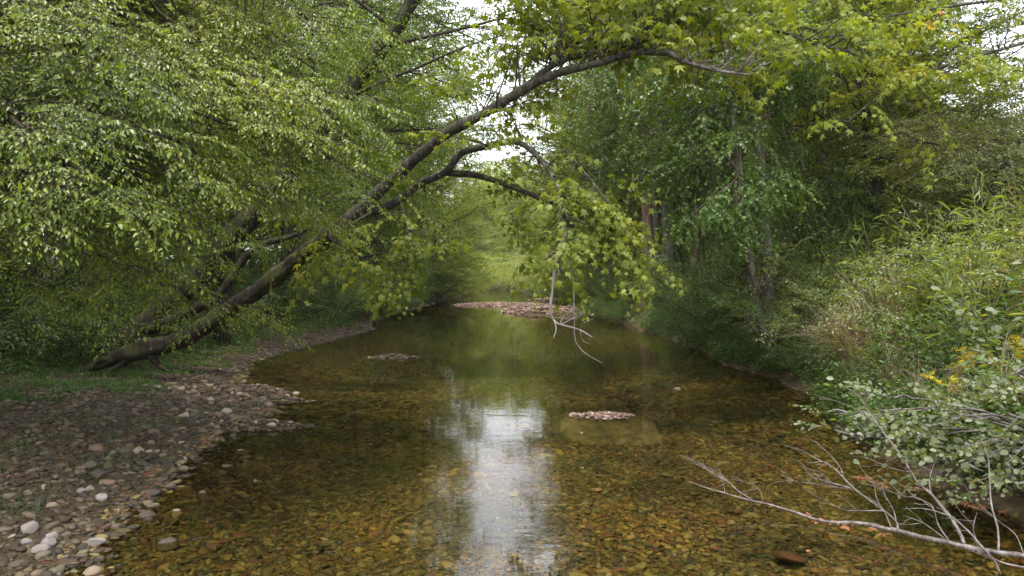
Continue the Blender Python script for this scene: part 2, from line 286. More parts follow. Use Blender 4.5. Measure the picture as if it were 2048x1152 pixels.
def ground_mat():
    m, n, o = mat('ground_soil_and_bed'); L = n.links
    geo = N(n, 'ShaderNodeNewGeometry'); sp = N(n, 'ShaderNodeSeparateXYZ'); L.new(geo.outputs['Position'], sp.inputs[0])
    vo = N(n, 'ShaderNodeTexVoronoi'); vo.inputs['Scale'].default_value = 24; L.new(geo.outputs['Position'], vo.inputs['Vector'])
    sv = N(n, 'ShaderNodeSeparateColor'); L.new(vo.outputs['Color'], sv.inputs[0])
    bed = ramp(n, BED, 'CONSTANT'); L.new(sv.outputs[0], bed.inputs[0])
    dr = ramp(n, [(0, (1, 1, 1)), (.5, (.7, .7, .7)), (.85, (.3, .3, .3))]); vd = N(n, 'ShaderNodeTexVoronoi'); vd.feature = 'F1'; vd.inputs['Scale'].default_value = 24; L.new(geo.outputs['Position'], vd.inputs['Vector'])
    ml = N(n, 'ShaderNodeMath', operation='MULTIPLY'); ml.inputs[1].default_value = 1.0; L.new(vd.outputs['Distance'], ml.inputs[0]); L.new(ml.outputs[0], dr.inputs[0])
    b1 = N(n, 'ShaderNodeMixRGB', blend_type='MULTIPLY'); b1.inputs[0].default_value = .8; L.new(bed.outputs[0], b1.inputs[1]); L.new(dr.outputs[0], b1.inputs[2])
    nz = N(n, 'ShaderNodeTexNoise'); nz.inputs['Scale'].default_value = 7; nz.inputs['Detail'].default_value = 9; nz.inputs['Roughness'].default_value = .75; L.new(geo.outputs['Position'], nz.inputs['Vector'])
    soil = ramp(n, [(.3, (.022, .016, .011)), (.5, (.055, .04, .026)), (.62, (.1, .07, .045)), (.75, (.05, .06, .022))]); L.new(nz.outputs['Fac'], soil.inputs[0])
    mr = N(n, 'ShaderNodeMapRange'); mr.inputs[1].default_value = .0; mr.inputs[2].default_value = .06; L.new(sp.outputs[2], mr.inputs[0])
    mx = N(n, 'ShaderNodeMixRGB'); L.new(mr.outputs[0], mx.inputs[0]); L.new(b1.outputs[0], mx.inputs[1]); L.new(soil.outputs[0], mx.inputs[2])
    # silt and algae cover the deep pool
    md = N(n, 'ShaderNodeMapRange'); md.inputs[1].default_value = -.28; md.inputs[2].default_value = -.5; na = N(n, 'ShaderNodeTexNoise'); na.inputs['Scale'].default_value = .8; na.inputs['Detail'].default_value = 5; L.new(geo.outputs['Position'], na.inputs['Vector'])
    nm = N(n, 'ShaderNodeMath', operation='MULTIPLY_ADD'); nm.inputs[1].default_value = .5; L.new(na.outputs['Fac'], nm.inputs[0]); nb = N(n, 'ShaderNodeMath', operation='SUBTRACT'); nb.inputs[1].default_value = .25; L.new(sp.outputs[2], nb.inputs[0]); L.new(nb.outputs[0], nm.inputs[2]); L.new(nm.outputs[0], md.inputs[0])
    m3 = N(n, 'ShaderNodeMixRGB'); L.new(md.outputs[0], m3.inputs[0]); L.new(mx.outputs[0], m3.inputs[1]); m3.inputs[2].default_value = (.022, .022, .008, 1)
    bs = N(n, 'ShaderNodeBsdfPrincipled'); bs.inputs['Roughness'].default_value = .9; bs.inputs['Specular IOR Level'].default_value = .15
    bp = N(n, 'ShaderNodeBump'); bp.inputs['Distance'].default_value = .04; bp.inputs['Strength'].default_value = .8; L.new(nz.outputs['Fac'], bp.inputs['Height'])
    L.new(bp.outputs[0], bs.inputs['Normal']); L.new(m3.outputs[0], bs.inputs['Base Color']); L.new(bs.outputs[0], o.inputs[0]); return m
g = b.build('ground', [ground_mat()]); tag(g, kind='structure', label='earth banks and stony creek bed')

# ------------------------------------------------------------------ water
def water_mat():
    m, n, o = mat('creek_water'); L = n.links
    geo = N(n, 'ShaderNodeNewGeometry'); mp = N(n, 'ShaderNodeMapping'); mp.inputs['Scale'].default_value = (1, 3.2, 1)
    L.new(geo.outputs['Position'], mp.inputs[0])
    n1 = N(n, 'ShaderNodeTexNoise'); n1.inputs['Scale'].default_value = 2.3; n1.inputs['Detail'].default_value = 4; n1.inputs['Roughness'].default_value = .55; L.new(mp.outputs[0], n1.inputs['Vector'])
    n2 = N(n, 'ShaderNodeTexNoise'); n2.inputs['Scale'].default_value = .8; n2.inputs['Detail'].default_value = 2; L.new(mp.outputs[0], n2.inputs['Vector'])
    ad = N(n, 'ShaderNodeMath', operation='MULTIPLY_ADD'); ad.inputs[1].default_value = 1.6; L.new(n2.outputs['Fac'], ad.inputs[0]); L.new(n1.outputs['Fac'], ad.inputs[2])
    # the current runs lively over the riffles beyond the gravel bar and near the ford, still in the pool
    sp = N(n, 'ShaderNodeSeparateXYZ'); L.new(geo.outputs['Position'], sp.inputs[0])
    riff = N(n, 'ShaderNodeMapRange'); riff.inputs[1].default_value = 46; riff.inputs[2].default_value = 56; riff.inputs[3].default_value = .0; riff.inputs[4].default_value = .07; L.new(sp.outputs[1], riff.inputs[0])
    near = N(n, 'ShaderNodeMapRange'); near.inputs[1].default_value = 5; near.inputs[2].default_value = 16; near.inputs[3].default_value = .013; near.inputs[4].default_value = .0035; L.new(sp.outputs[1], near.inputs[0])
    sm = N(n, 'ShaderNodeMath', operation='ADD'); L.new(riff.outputs[0], sm.inputs[0]); L.new(near.outputs[0], sm.inputs[1])
    bp = N(n, 'ShaderNodeBump'); bp.inputs['Distance'].default_value = .12; L.new(sm.outputs[0], bp.inputs['Strength']); L.new(ad.outputs[0], bp.inputs['Height'])
    t = N(n, 'ShaderNodeBsdfTransparent'); t.inputs[0].default_value = (.8, .76, .54, 1)
    gl = N(n, 'ShaderNodeBsdfGlossy'); gl.inputs['Roughness'].default_value = .0; L.new(bp.outputs[0], gl.inputs['Normal'])
    fr = N(n, 'ShaderNodeFresnel'); fr.inputs[0].default_value = 1.33; L.new(bp.outputs[0], fr.inputs['Normal'])
    ms = N(n, 'ShaderNodeMixShader'); L.new(fr.outputs[0], ms.inputs[0]); L.new(t.outputs[0], ms.inputs[1]); L.new(gl.outputs[0], ms.inputs[2])
    L.new(ms.outputs[0], o.inputs[0]); return m
b = Buf(); wx = np.array([-60, 12.]); wy = np.array([-40, 190.])
b.add([(-60, -40, 0), (12, -40, 0), (12, 190, 0), (-60, 190, 0)], [(0, 1, 2, 3)])
wtr = b.build('water', [water_mat()]); tag(wtr, kind='structure', label='clear shallow creek water')

# ------------------------------------------------------------------ leaves, sprays
SH = {}
SH['oval'] = (np.array([(0, 0, 0), (.3, .5, .07), (.66, .36, .05), (1, 0, -.1), (.66, -.36, .05), (.3, -.5, .07)]), [(0, 1, 2, 3), (0, 3, 4, 5)], [])
SH['round'] = (np.array([(0, 0, 0), (.2, .42, .05), (.55, .52, .06), (.88, .3, .02), (1, 0, -.06), (.88, -.3, .02), (.55, -.52, .06), (.2, -.42, .05)]), [(0, 1, 2, 3), (0, 3, 4, 5), (0, 5, 6, 7)], [])
SH['lance'] = (np.array([(0, 0, 0), (.35, .5, .03), (.75, .3, -.02), (1, 0, -.2), (.75, -.3, -.02), (.35, -.5, .03)]), [(0, 1, 2, 3), (0, 3, 4, 5)], [])
def _maple():
    c = (.36, 0); pts = [(*c, .05), (0, 0, 0)]
    for a, r in [(-120, .42), (-90, .22), (-54, .66), (-26, .26), (0, .7), (26, .26), (54, .66), (90, .22), (120, .42)]:
        pts.append((c[0] + r * math.cos(R(a)), c[1] + r * math.sin(R(a)), -.3 * r if r > .35 else .04))
    k = len(pts); return np.array(pts), [], [(0, i, i + 1 if i + 1 < k else 1) for i in range(1, k)]
SH['maple'] = _maple()
def leaves(buf, P, D, Nn, L, wr, shape, m=1):
    pts, Q, T = SH[shape]; k = len(pts); n = len(P)
    if n == 0: return
    D = norm(D); Sd = norm(np.cross(Nn, D)); Nn = np.cross(D, Sd); L = np.broadcast_to(np.asarray(L, float), (n,))[:, None, None]
    V = P[:, None] + L * (pts[None, :, :1] * D[:, None] + wr * pts[None, :, 1:2] * Sd[:, None] + pts[None, :, 2:] * Nn[:, None])
    off = (np.arange(n) * k)[:, None, None]
    Q = (np.array(Q)[None] + off).reshape(-1, 4) if len(Q) else None; T = (np.array(T)[None] + off).reshape(-1, 3) if len(T) else None
    buf.add(V.reshape(-1, 3), Q, T, m)
def spray(seed, Ls=1.0, leafL=.07, wr=.5, shape='oval', droop=.25, nside=7, space=.8, hang=.5, flat=.35, pet=0.0, twk=3, tw=.004, sub=.5):
    """one leafy branchlet growing along +x: a main twig, side twigs, alternate leaves; slot 0 wood, slot 1 leaf"""
    g = rng_(seed); b = Buf(); tw_l = []
    n = 9; t = np.linspace(0, 1, n); wob = .06 * Ls * np.sin(t * 5 + g.random() * 6)
    P = np.stack([t * Ls, wob, -droop * Ls * t ** 2 + .02 * g.standard_normal(n) * Ls], 1); tw_l.append(P)
    b.add(*tube(P, taper(n, tw, tw * .3), twk))
    for s in range(nside):
        tt = .12 + .8 * (s + g.random() * .6) / nside; o = np.array([np.interp(tt, t, P[:, k]) for k in range(3)])
        sg = 1 if s % 2 else -1; a = sg * R(38 + 22 * g.random()); l = Ls * sub * (1.05 - .6 * tt) * (.7 + .5 * g.random())
        u = np.linspace(0, 1, 5); d = np.array([math.cos(a), math.sin(a), .1 * g.standard_normal()])
        Q = o + u[:, None] * d * l; Q[:, 2] -= droop * l * 1.1 * u ** 2; tw_l.append(Q)
        b.add(*tube(Q, taper(5, tw * .55, tw * .2), 3))
    LP = []; LD = []; LN = []
    for Q in tw_l:
        ln = np.linalg.norm(Q[-1] - Q[0]); k = max(3, int(ln / (leafL * space))); u = np.linspace(.12 if Q is P else .08, 1, k)
        s_ = np.linspace(0, 1, len(Q)); pos = np.stack([np.interp(u, s_, Q[:, c]) for c in range(3)], 1)
        tg = norm(np.stack([np.interp(u, s_, np.gradient(Q[:, c])) for c in range(3)], 1))
        sd = norm(np.cross([0, 0, 1.], tg)); sg = np.where(np.arange(k) % 2, 1, -1)[:, None] * (.9 + .4 * g.standard_normal((k, 1)))
        sg[-1] *= .1
        D = tg * .6 + sd * sg + np.array([0, 0, -hang]) + .25 * g.standard_normal((k, 3))
        if pet: pos = pos + norm(D) * pet * g.random((k, 1))
        LP.append(pos); LD.append(D); LN.append(np.array([0, 0, 1.]) + flat * g.standard_normal((k, 3)))
    LP = np.vstack(LP); leaves(b, LP, np.vstack(LD), np.vstack(LN), leafL * (.45 + .8 * g.random(len(LP))), wr, shape)
    return b.arrays()
def tplset(n, seed, **k): return [spray(seed + i, **k) for i in range(n)]
TP = {
 'elm': tplset(6, 10, Ls=.75, leafL=.035, wr=.5, hang=.75, droop=.22, nside=10, space=.62),
 'elmbig': tplset(4, 30, Ls=1.1, leafL=.058, wr=.5, hang=.6, droop=.15, nside=9, space=.7),
 'maple': tplset(6, 50, Ls=.65, leafL=.098, wr=1.0, shape='maple', hang=.5, droop=.3, nside=6, space=.58, pet=.06, flat=.75),
 'maplefar': tplset(5, 60, Ls=1.2, leafL=.095, wr=1.0, shape='maple', hang=.3, droop=.2, nside=6, space=.65, pet=.06, flat=.4),
 'forest': tplset(6, 70, Ls=1.5, leafL=.08, wr=.55, hang=.35, droop=.2, nside=9, space=.62, tw=.008, flat=.5),
 'far': tplset(6, 90, Ls=2.2, leafL=.14, wr=.6, hang=.3, droop=.2, nside=9, space=.6, tw=.01, flat=.6),
 'vine': tplset(5, 110, Ls=.85, leafL=.06, wr=.8, shape='round', hang=.9, droop=.5, nside=6, space=.6, flat=.6),
 'shrub': tplset(6, 130, Ls=.7, leafL=.048, wr=.55, hang=.25, droop=.2, nside=7, space=.6, flat=.5),
 'grey': tplset(5, 150, Ls=.5, leafL=.058, wr=.75, shape='round', hang=.1, droop=.1, nside=5, space=.8, flat=.7, tw=.003),
}
def yaw_m(a, pitch, roll, sc):
    ca, sa, cp, sp, cr, sr = np.cos(a), np.sin(a), np.cos(pitch), np.sin(pitch), np.cos(roll), np.sin(roll)
    X = np.stack([ca * cp, sa * cp, sp], -1); Y0 = np.stack([-sa, ca, 0 * a], -1); Z0 = np.cross(X, Y0)
    Y = Y0 * cr[:, None] + Z0 * sr[:, None]; Z = np.cross(X, Y)
    return np.stack([X, Y, Z], -1) * sc[:, None, None]
def put_sprays(buf, kind, P, D, g, sc=(.75, 1.25), jit=.35, updown=.25):
    """place sprays of a kind at points P growing along D"""
    P = np.asarray(P, float); D = norm(np.asarray(D, float)); n = len(P); t = TP[kind]; ch = g.integers(0, len(t), n)
    a = np.arctan2(D[:, 1], D[:, 0]) + jit * g.standard_normal(n); p = np.arcsin(np.clip(D[:, 2], -1, 1)) + updown * g.standard_normal(n)
    A = yaw_m(a, p, .3 * g.standard_normal(n), g.uniform(*sc, n))
    for k in range(len(t)):
        w = ch == k; buf.stamp(t[k], A[w], P[w])

def limb_path(o, az, el, L, g, rise=.0, n=7, wob=.05):
    t = np.linspace(0, 1, n)[:, None]; d = np.array([math.cos(az) * math.cos(el), math.sin(az) * math.cos(el), math.sin(el)])
    P = o + t * d * L; P[:, 2] += rise * L * t[:, 0] ** 2
    w = np.cumsum(g.standard_normal((n, 3)), 0) * wob * L / 3; return P + w * t
def at(P, u):
    s = np.linspace(0, 1, len(P)); return np.stack([np.interp(u, s, P[:, c]) for c in range(3)], -1)
def tangent(P, u): e = .04; return norm(at(P, np.minimum(u + e, 1)) - at(P, np.maximum(u - e, 0)))

def tree_bufs(seed, h=15, r=.2, crown=(.3, 1), rad=4, nl=24, kind='forest', lean=(0, 0), el=(10, 50), nsub=4, nsp=3, wob=.04, k=8, sc=(.75, 1.25), dens=1.0):
    g = rng_(seed); wood = Buf(); lf = Buf(); n = 12; t = np.linspace(0, 1, n)
    P = np.stack([lean[0] * t ** 1.3 + wob * h * .3 * np.sin(t * 4 + g.random() * 6) * t, lean[1] * t ** 1.3 + wob * h * .3 * np.sin(t * 3.3 + g.random() * 6) * t, t * h - .3], 1)
    rr = taper(n, r, r * .12, .9); rr[0] *= 1.35; wood.add(*tube(P, rr, k, .05, g))
    for i in range(nl):
        u = crown[0] + (crown[1] - crown[0]) * (i + g.random()) / nl; az = i * 2.4 + g.random() * .8
        v = (u - crown[0]) / (crown[1] - crown[0]); prof = math.sin(math.pi * min(1, .22 + v * .78)) ** .6 if v < .97 else .25
        L = rad * max(.3, prof) * (.65 + .5 * g.random()); o = at(P, u)
        lp = limb_path(o, az, R(g.uniform(*el)) + .5 * v, L, g, rise=-.05); lr = min(r * .45, .02 + L * .012)
        wood.add(*tube(lp, taper(7, lr, lr * .2), 5))
        for s in range(nsub):
            us = .25 + .72 * (s + g.random()) / nsub; az2 = az + (1 if s % 2 else -1) * g.uniform(.5, 1.1); L2 = L * .38 * (1.1 - us * .4)
            sp_ = limb_path(at(lp, us), az2, R(g.uniform(-5, 35)), L2, g, n=4); wood.add(*tube(sp_, taper(4, lr * .35, .006), 4))
            m = max(1, int(round(nsp * dens))); uu = g.uniform(.15, 1, m)
            put_sprays(lf, kind, at(sp_, uu), tangent(sp_, uu) + .5 * g.standard_normal((m, 3)) * [1, 1, .5], g, sc)
        m = max(1, int(round(3 * dens))); uu = g.uniform(.4, 1, m); put_sprays(lf, kind, at(lp, uu), tangent(lp, uu) + .4 * g.standard_normal((m, 3)), g, sc)
    return wood, lf
def make_tree(name, seed, bark, leafm, **k):
    w, l = tree_bufs(seed, **k); root = empty(name)
    w.build('trunk', [bark], root); l.build('crown', [M['twig'], leafm], root)
    return root

# ------------------------------------------------------------------ background forest: prototypes then copies
rootused = set()
def use(root, loc, rz, sc, label, cat, group):
    if root.name in rootused: o = copy_tree(root, loc, rz, sc)
    else:
        rootused.add(root.name); o = root; o.location = [float(v) for v in loc]; o.rotation_euler = (0, 0, rz); o.scale = (sc,) * 3
    tag(o, label, cat, group); return o
protoM = [make_tree('forest_tree', 200, M['bark'], M['forest'], h=17, r=.2, crown=(.12, 1), rad=4.2, nl=34, kind='forest'),
          make_tree('forest_tree', 201, M['barkgrey'], M['forest'], h=19, r=.24, crown=(.2, 1), rad=4.8, nl=36, kind='forest'),
          make_tree('forest_tree', 202, M['bark'], M['forest'], h=13, r=.13, crown=(.08, 1), rad=3.4, nl=30, kind='forest'),
          make_tree('forest_tree', 203, M['barkgrey'], M['maple'], h=16, r=.2, crown=(.15, 1), rad=4.2, nl=32, kind='maplefar')]
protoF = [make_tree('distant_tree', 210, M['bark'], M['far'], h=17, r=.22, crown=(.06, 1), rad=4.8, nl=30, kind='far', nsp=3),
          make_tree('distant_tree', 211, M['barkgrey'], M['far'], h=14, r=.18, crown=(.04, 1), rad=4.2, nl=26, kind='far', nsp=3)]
def gapside(x, y):   # keep crowns out of the strip of open sky above the creek
    return x
g0 = rng_(900)
spots = []
# rows along both banks (x offset from the waterline, y)
for side in (-1, 1):
    for row, (off, y0, y1, st) in enumerate([(2.9, 19, 66, 4.6), (6.5, 16, 80, 5.2), (11, 13, 85, 6.2), (17, 10, 90, 7.5), (25, 14, 95, 9)]):
        y = y0
        while y < y1:
            o_ = off - (.7 if y > 27 else 0); X = (XL(y) - o_) if side < 0 else (XR(y) + o_)
            x = X + g0.normal() * 1.0; yy = y + g0.normal() * 1.2
            if not (side > 0 and .15 < x / yy < .25 and yy < 29) and not (side > 0 and .57 < x / yy < .76 and yy < 42) and not (side > 0 and yy < 19 and x < 10) and not (side < 0 and yy < 14 and x > -16): spots.append((x, yy, row))
            y += st * g0.uniform(.8, 1.2)
spots += [(-20, 30, 3), (-24, 38, 3), (-19, 36, 3), (-28, 42, 3), (-27, 33, 3), (-32, 48, 3), (-23, 47, 3), (-17, 26, 3), (-30, 38, 3), (5.2, 33.5, 0), (4.9, 43, 0)]
for (x, y, row) in spots:
    far = y > 52; low = .42 if .56 < x / y < .8 else 1
    pr = protoF[g0.integers(2)] if far else protoM[g0.integers(4)]
    sd = 'left' if x < 0 else 'right'
    use(pr, (x, y, Hs(x, y)), g0.uniform(0, 6.28), g0.uniform(.8, 1.12) * low,
        ('leafy green tree in the woods on the %s bank of the creek' if not far else 'pale green distant tree on the %s bank far upstream') % sd, 'tree',
        ('woodland trees on the %s bank' if not far else 'distant trees on the %s bank') % sd)
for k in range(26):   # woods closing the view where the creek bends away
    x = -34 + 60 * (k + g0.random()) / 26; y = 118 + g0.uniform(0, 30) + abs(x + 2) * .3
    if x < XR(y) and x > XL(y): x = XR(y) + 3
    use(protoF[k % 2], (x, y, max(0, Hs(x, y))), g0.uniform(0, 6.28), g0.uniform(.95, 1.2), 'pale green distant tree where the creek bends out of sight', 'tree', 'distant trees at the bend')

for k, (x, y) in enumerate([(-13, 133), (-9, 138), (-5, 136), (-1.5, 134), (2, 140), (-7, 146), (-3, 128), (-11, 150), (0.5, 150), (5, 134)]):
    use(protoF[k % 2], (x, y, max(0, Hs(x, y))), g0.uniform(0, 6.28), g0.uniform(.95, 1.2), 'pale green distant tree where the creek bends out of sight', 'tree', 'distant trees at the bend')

# ------------------------------------------------------------------ understory shrubs
def shrub_root(name, seed, leafm, kind, h=1.8, rad=1.2, ns=9, nsp=7, sc=(.7, 1.2), stem=None):
    g = rng_(seed); root = empty(name); w = Buf(); l = Buf()
    for i in range(ns):
        az = i * 2.4 + g.random(); tilt = R(g.uniform(35, 80)); L = h * g.uniform(.6, 1.1); P = limb_path(np.array([.1 * math.cos(az), .1 * math.sin(az), -.08]), az, tilt, L, g, rise=-.12, n=7, wob=.08)
        sc_ = rad / h; P[:, :2] *= (1 + sc_ * .4); w.add(*tube(P, taper(7, .016, .004), 5))
        u = g.uniform(.18, 1, nsp); put_sprays(l, kind, at(P, u), tangent(P, u) * [1, 1, .6] + .6 * g.standard_normal((nsp, 3)) * [1, 1, .5], g, sc)
    w.build('stems', [stem or M['twig']], root); l.build('foliage', [M['twig'], leafm], root); return root
protoS = [shrub_root('shrub', 300 + i, M['shrub'], 'shrub', h=(1.6, 2.2, 1.3, 2.8)[i], rad=1.2, ns=(10, 11, 9, 12)[i], nsp=(8, 9, 8, 10)[i]) for i in range(4)]
cnt = 0
for side in (-1, 1):
    for (off, y0, y1, st) in ([(.25, 12, 60, 1.0)] if side > 0 else []) + [(.9, 15.5, 60, 1.5), (2.2, 13.5, 60, 1.7), (4.2, 15, 50, 2.2), (7, 13.5, 46, 2.8), (10.5, 12, 40, 3.6)]:
        y = y0
        while y < y1:
            x = ((XL(y) - off) if side < 0 else (XR(y) + off)) + g0.normal() * .4; yy = y + g0.normal() * .5
            if side < 0 and off < 1.5 and y < 26: y += st; continue
            s = g0.uniform(.75, 1.25) * (.62 if off < .5 else 1) * (1 + max(0, y - 25) * .025)
            sd = 'left' if side < 0 else 'right'
            if (.285 < x / yy < .37 and yy < 16.5) or (.15 < x / yy < .23 and 20 < yy < 29 and off < 5): y += st; continue
            use(protoS[g0.integers(4)], (x, yy, Hs(x, yy)), g0.uniform(0, 6.28), s, 'dark green leafy shrub in the undergrowth of the %s bank' % sd, 'shrub', 'undergrowth shrubs on the %s bank' % sd); cnt += 1
            y += st * g0.uniform(.8, 1.2) * (1 + max(0, y - 20) * .02)
for (x, y, s) in [(-8.2, 10.2, 1.1), (-9.5, 12, 1.4), (-7.9, 13.6, 1.0), (-10.8, 10, 1.5), (-9, 14.6, 1.5), (-11.2, 13.2, 1.5), (-7.2, 15.2, .9), (-12.5, 15, 1.6), (-8.0, 9.0, .8)]:
    use(protoS[g0.integers(4)], (x, y, Hs(x, y)), g0.uniform(0, 6.28), s, 'dark shaded shrub behind the gravel bar at the left edge', 'shrub', 'shaded shrubs behind the gravel bar')

protoD = [shrub_root('shrub', 306 + i, M['far'], 'shrub', h=2.2, rad=1.2, ns=10, nsp=8) for i in range(2)]  # distant shrubs take the far leaf colour with light painted in
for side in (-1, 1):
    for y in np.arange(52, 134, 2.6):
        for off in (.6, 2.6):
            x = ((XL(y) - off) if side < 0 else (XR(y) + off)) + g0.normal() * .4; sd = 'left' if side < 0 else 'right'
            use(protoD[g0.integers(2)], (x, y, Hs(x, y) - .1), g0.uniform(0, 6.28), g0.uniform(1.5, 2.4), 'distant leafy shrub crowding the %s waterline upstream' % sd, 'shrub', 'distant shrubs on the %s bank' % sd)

# ------------------------------------------------------------------ hero trees on the left bank
def wood_along(pts, r0, r1, n=26, k=10, g=None, rough=.05, p=.9):
    P = spline(pts, n); return P, tube(P, taper(n, r0, r1, p), k, rough, g)
def hero(name, loc_pts): ...
g = rng_(400)
# arching tree: trunk creeping over the bar, then a long arch over the water
A = empty('arching_tree'); tag(A, 'big tree with bent mossy trunk on the gravel bar, arching right across the creek', 'tree')
tr = [px(150, 752, 12.2), px(230, 715, 12.2), px(290, 698, 12.1), px(350, 684, 12.0), px(405, 655, 11.9), px(450, 622, 11.8), px(510, 585, 11.6), px(570, 538, 11.4), px(640, 483, 11.2), px(700, 440, 11.0)]
b = Buf(); P = spline(tr, 44); rr = np.interp(np.linspace(0, 1, 44), [0, .06, .2, .4, 1], [.02, .09, .155, .135, .112]); b.add(*tube(P, rr, 18, .075, g))
b.add(*tube(spline([px(225, 717, 12.15), px(195, 722, 12.1), px(178, 742, 11.9)], 6), taper(6, .05, .015), 6, .05, g))
b.add(*tube(spline([px(265, 708, 12.1), px(240, 730, 12.1), px(215, 742, 12.0)], 6), taper(6, .07, .02), 6, .05, g))
b.add(*tube(spline([px(300, 705, 12.1), px(315, 728, 12.1), px(340, 745, 11.8)], 6), taper(6, .08, .02), 6, .05, g))
b.build('trunk', [M['bark']], A)
arch = [px(695, 443, 11.0), px(745, 395, 10.8), px(800, 345, 10.5), px(845, 305, 10.2), px(900, 262, 9.9), px(960, 232, 9.6), px(1060, 172, 9.2), px(1130, 142, 9.0), px(1200, 126, 8.9), px(1265, 106, 8.8), px(1340, 106, 8.7)]
LB = []
archP, w = wood_along(arch, .1, .034, 40, 10, g); b = Buf(); b.add(*w); LB.append((b, 'barkgrey'))
low = [px(700, 440, 11.0), px(760, 418, 10.9), px(800, 400, 10.8), px(840, 368, 10.6), px(890, 345, 10.3), px(925, 305, 10.1), px(975, 293, 9.9), px(1035, 284, 9.6), px(1090, 330, 9.2), px(1120, 385, 8.9), px(1135, 440, 8.6)]
lowP, w = wood_along(low, .07, .025, 40, 8, g); b = Buf(); b.add(*w); LB.append((b, 'barkgrey'))
side = [px(890, 345, 10.3), px(950, 350, 10.1), px(1010, 368, 9.9), px(1060, 388, 9.7), px(1140, 418, 9.5), px(1200, 432, 9.3), px(1250, 448, 9.2)]
sideP, w = wood_along(side, .05, .015, 24, 7, g); b = Buf(); b.add(*w); LB.append((b, 'bark'))
up2 = [px(1050, 175, 9.25), px(1110, 128, 9.15), px(1180, 105, 9.1), px(1260, 90, 9.0), px(1330, 60, 9.0), px(1390, 10, 9.0)]
up2P, w = wood_along(up2, .05, .02, 20, 7, g); b = Buf(); b.add(*w); LB.append((b, 'barkgrey'))
tipl = [px(1335, 106, 8.7), px(1375, 125, 8.6), px(1440, 142, 8.5), px(1500, 150, 8.4)]
tipP, w = wood_along(tipl, .04, .014, 14, 6, g); b = Buf(); b.add(*w); LB.append((b, 'bleached'))
lft = [px(735, 430, 10.9), px(690, 455, 10.3), px(660, 475, 9.7), px(700, 500, 9.2), px(730, 520, 8.9)]
lftP, w = wood_along(lft, .03, .01, 16, 6, g); b = Buf(); b.add(*w); LB.append((b, 'bark'))
drop = [px(800, 400, 10.8), px(812, 440, 9.8), px(815, 480, 9.2), px(800, 535, 8.9), px(790, 575, 8.7)]
dropP, w = wood_along(drop, .018, .006, 16, 5, g); b = Buf(); b.add(*w); LB.append((b, 'bark'))
# bleached dead branch hanging to the water
b = Buf()
hang = [px(1115, 370, 8.9), px(1122, 440, 8.7), px(1130, 470, 8.55), px(1112, 520, 8.4), px(1106, 570, 8.3), px(1100, 620, 8.25), px(1108, 642, 8.2), px(1125, 650, 8.2), px(1160, 660, 8.15), px(1185, 675, 8.1)]
hp = spline(hang, 40); b.add(*tube(hp, taper(40, .028, .008), 7, .08, g))
for t_, r_ in [([px(1110, 645, 8.2), px(1112, 660, 8.2), px(1106, 678, 8.2)], .012), ([px(1120, 650, 8.2), px(1140, 640, 8.2), px(1158, 630, 8.15), px(1164, 615, 8.1)], .009),
               ([px(1158, 630, 8.15), px(1168, 628, 8.1)], .005), ([px(1140, 520, 8.6), px(1146, 560, 8.4), px(1148, 610, 8.3), px(1149, 650, 8.25), px(1150, 680, 8.2), px(1168, 705, 8.1), px(1205, 726, 8.0)], .008),
               ([px(1120, 650, 8.2), px(1128, 632, 8.2), px(1145, 622, 8.2)], .005), ([px(1165, 648, 8.1), px(1180, 640, 8.1), px(1190, 634, 8.1)], .005),
               ([px(1160, 660, 8.15), px(1165, 680, 8.1), px(1180, 688, 8.1)], .004), ([px(1106, 570, 8.3), px(1120, 540, 8.3), px(1135, 525, 8.3)], .006)]:
    b.add(*tube(spline(t_, 12), taper(12, r_, r_ * .35), 5, .08, g))
b.build('dead_branch', [M['bleached']], A)
def along(buf, P, kind, n, g, u0=.1, u1=1, spread=1.2, down=-.15, sc=(.75, 1.2), bias=(0, 0, 0), off=0, wood=None, olen=0, lay=.35, ud=.25):
    """sprays starting on a limb, or on short side branches of it"""
    u = g.uniform(u0, u1, n); p = at(P, u); t = tangent(P, u)
    d = t * .6 + spread * g.standard_normal((n, 3)) * [1, 1, lay] + np.array(bias) + np.array([0, 0, down])
    if olen:
        o = norm(d) * (g.random((n, 1)) ** .7) * olen; q = p + o
        if wood is not None:
            for i in range(n):
                m = (p[i] + q[i]) / 2 + .06 * olen * g.standard_normal(3); wood.add(*tube(spline([p[i], m, q[i]], 5), taper(5, .012, .005), 4))
        p = q
    put_sprays(buf, kind, p, d, g, sc, .4, ud)
l = Buf(); w = Buf(); g = rng_(401)
along(l, archP, 'maple', 46, g, .5, 1, down=.2, bias=(0, .8, 1.2), olen=.8, wood=LB[0][0])
along(l, archP, 'maple', 10, g, .3, .6, down=.0, olen=.4, wood=LB[0][0])
along(l, up2P, 'maple', 95, g, .1, 1, down=.3, bias=(0, .5, .9), olen=1.0, wood=LB[3][0])
along(l, tipP, 'maple', 22, g, 0, 1, down=.25, bias=(0, 0, .8), olen=.5, wood=LB[4][0])
along(l, lowP, 'maple', 24, g, .45, 1, down=-.1, olen=.5, wood=LB[1][0])
along(l, sideP, 'maple', 17, g, .3, 1, down=-.1, olen=.4, wood=LB[2][0])
along(l, hp, 'maple', 17, g, 0, .5, down=-.5, spread=.8, bias=(.3, 0, 0), olen=.4, wood=w, sc=(.6, .95))
along(l, lftP, 'maple', 13, g, .2, 1, down=-.2, olen=.5, wood=LB[5][0])
along(l, dropP, 'maple', 16, g, .25, 1, down=-.5, spread=.6, olen=.25, wood=LB[6][0], sc=(.6, 1))
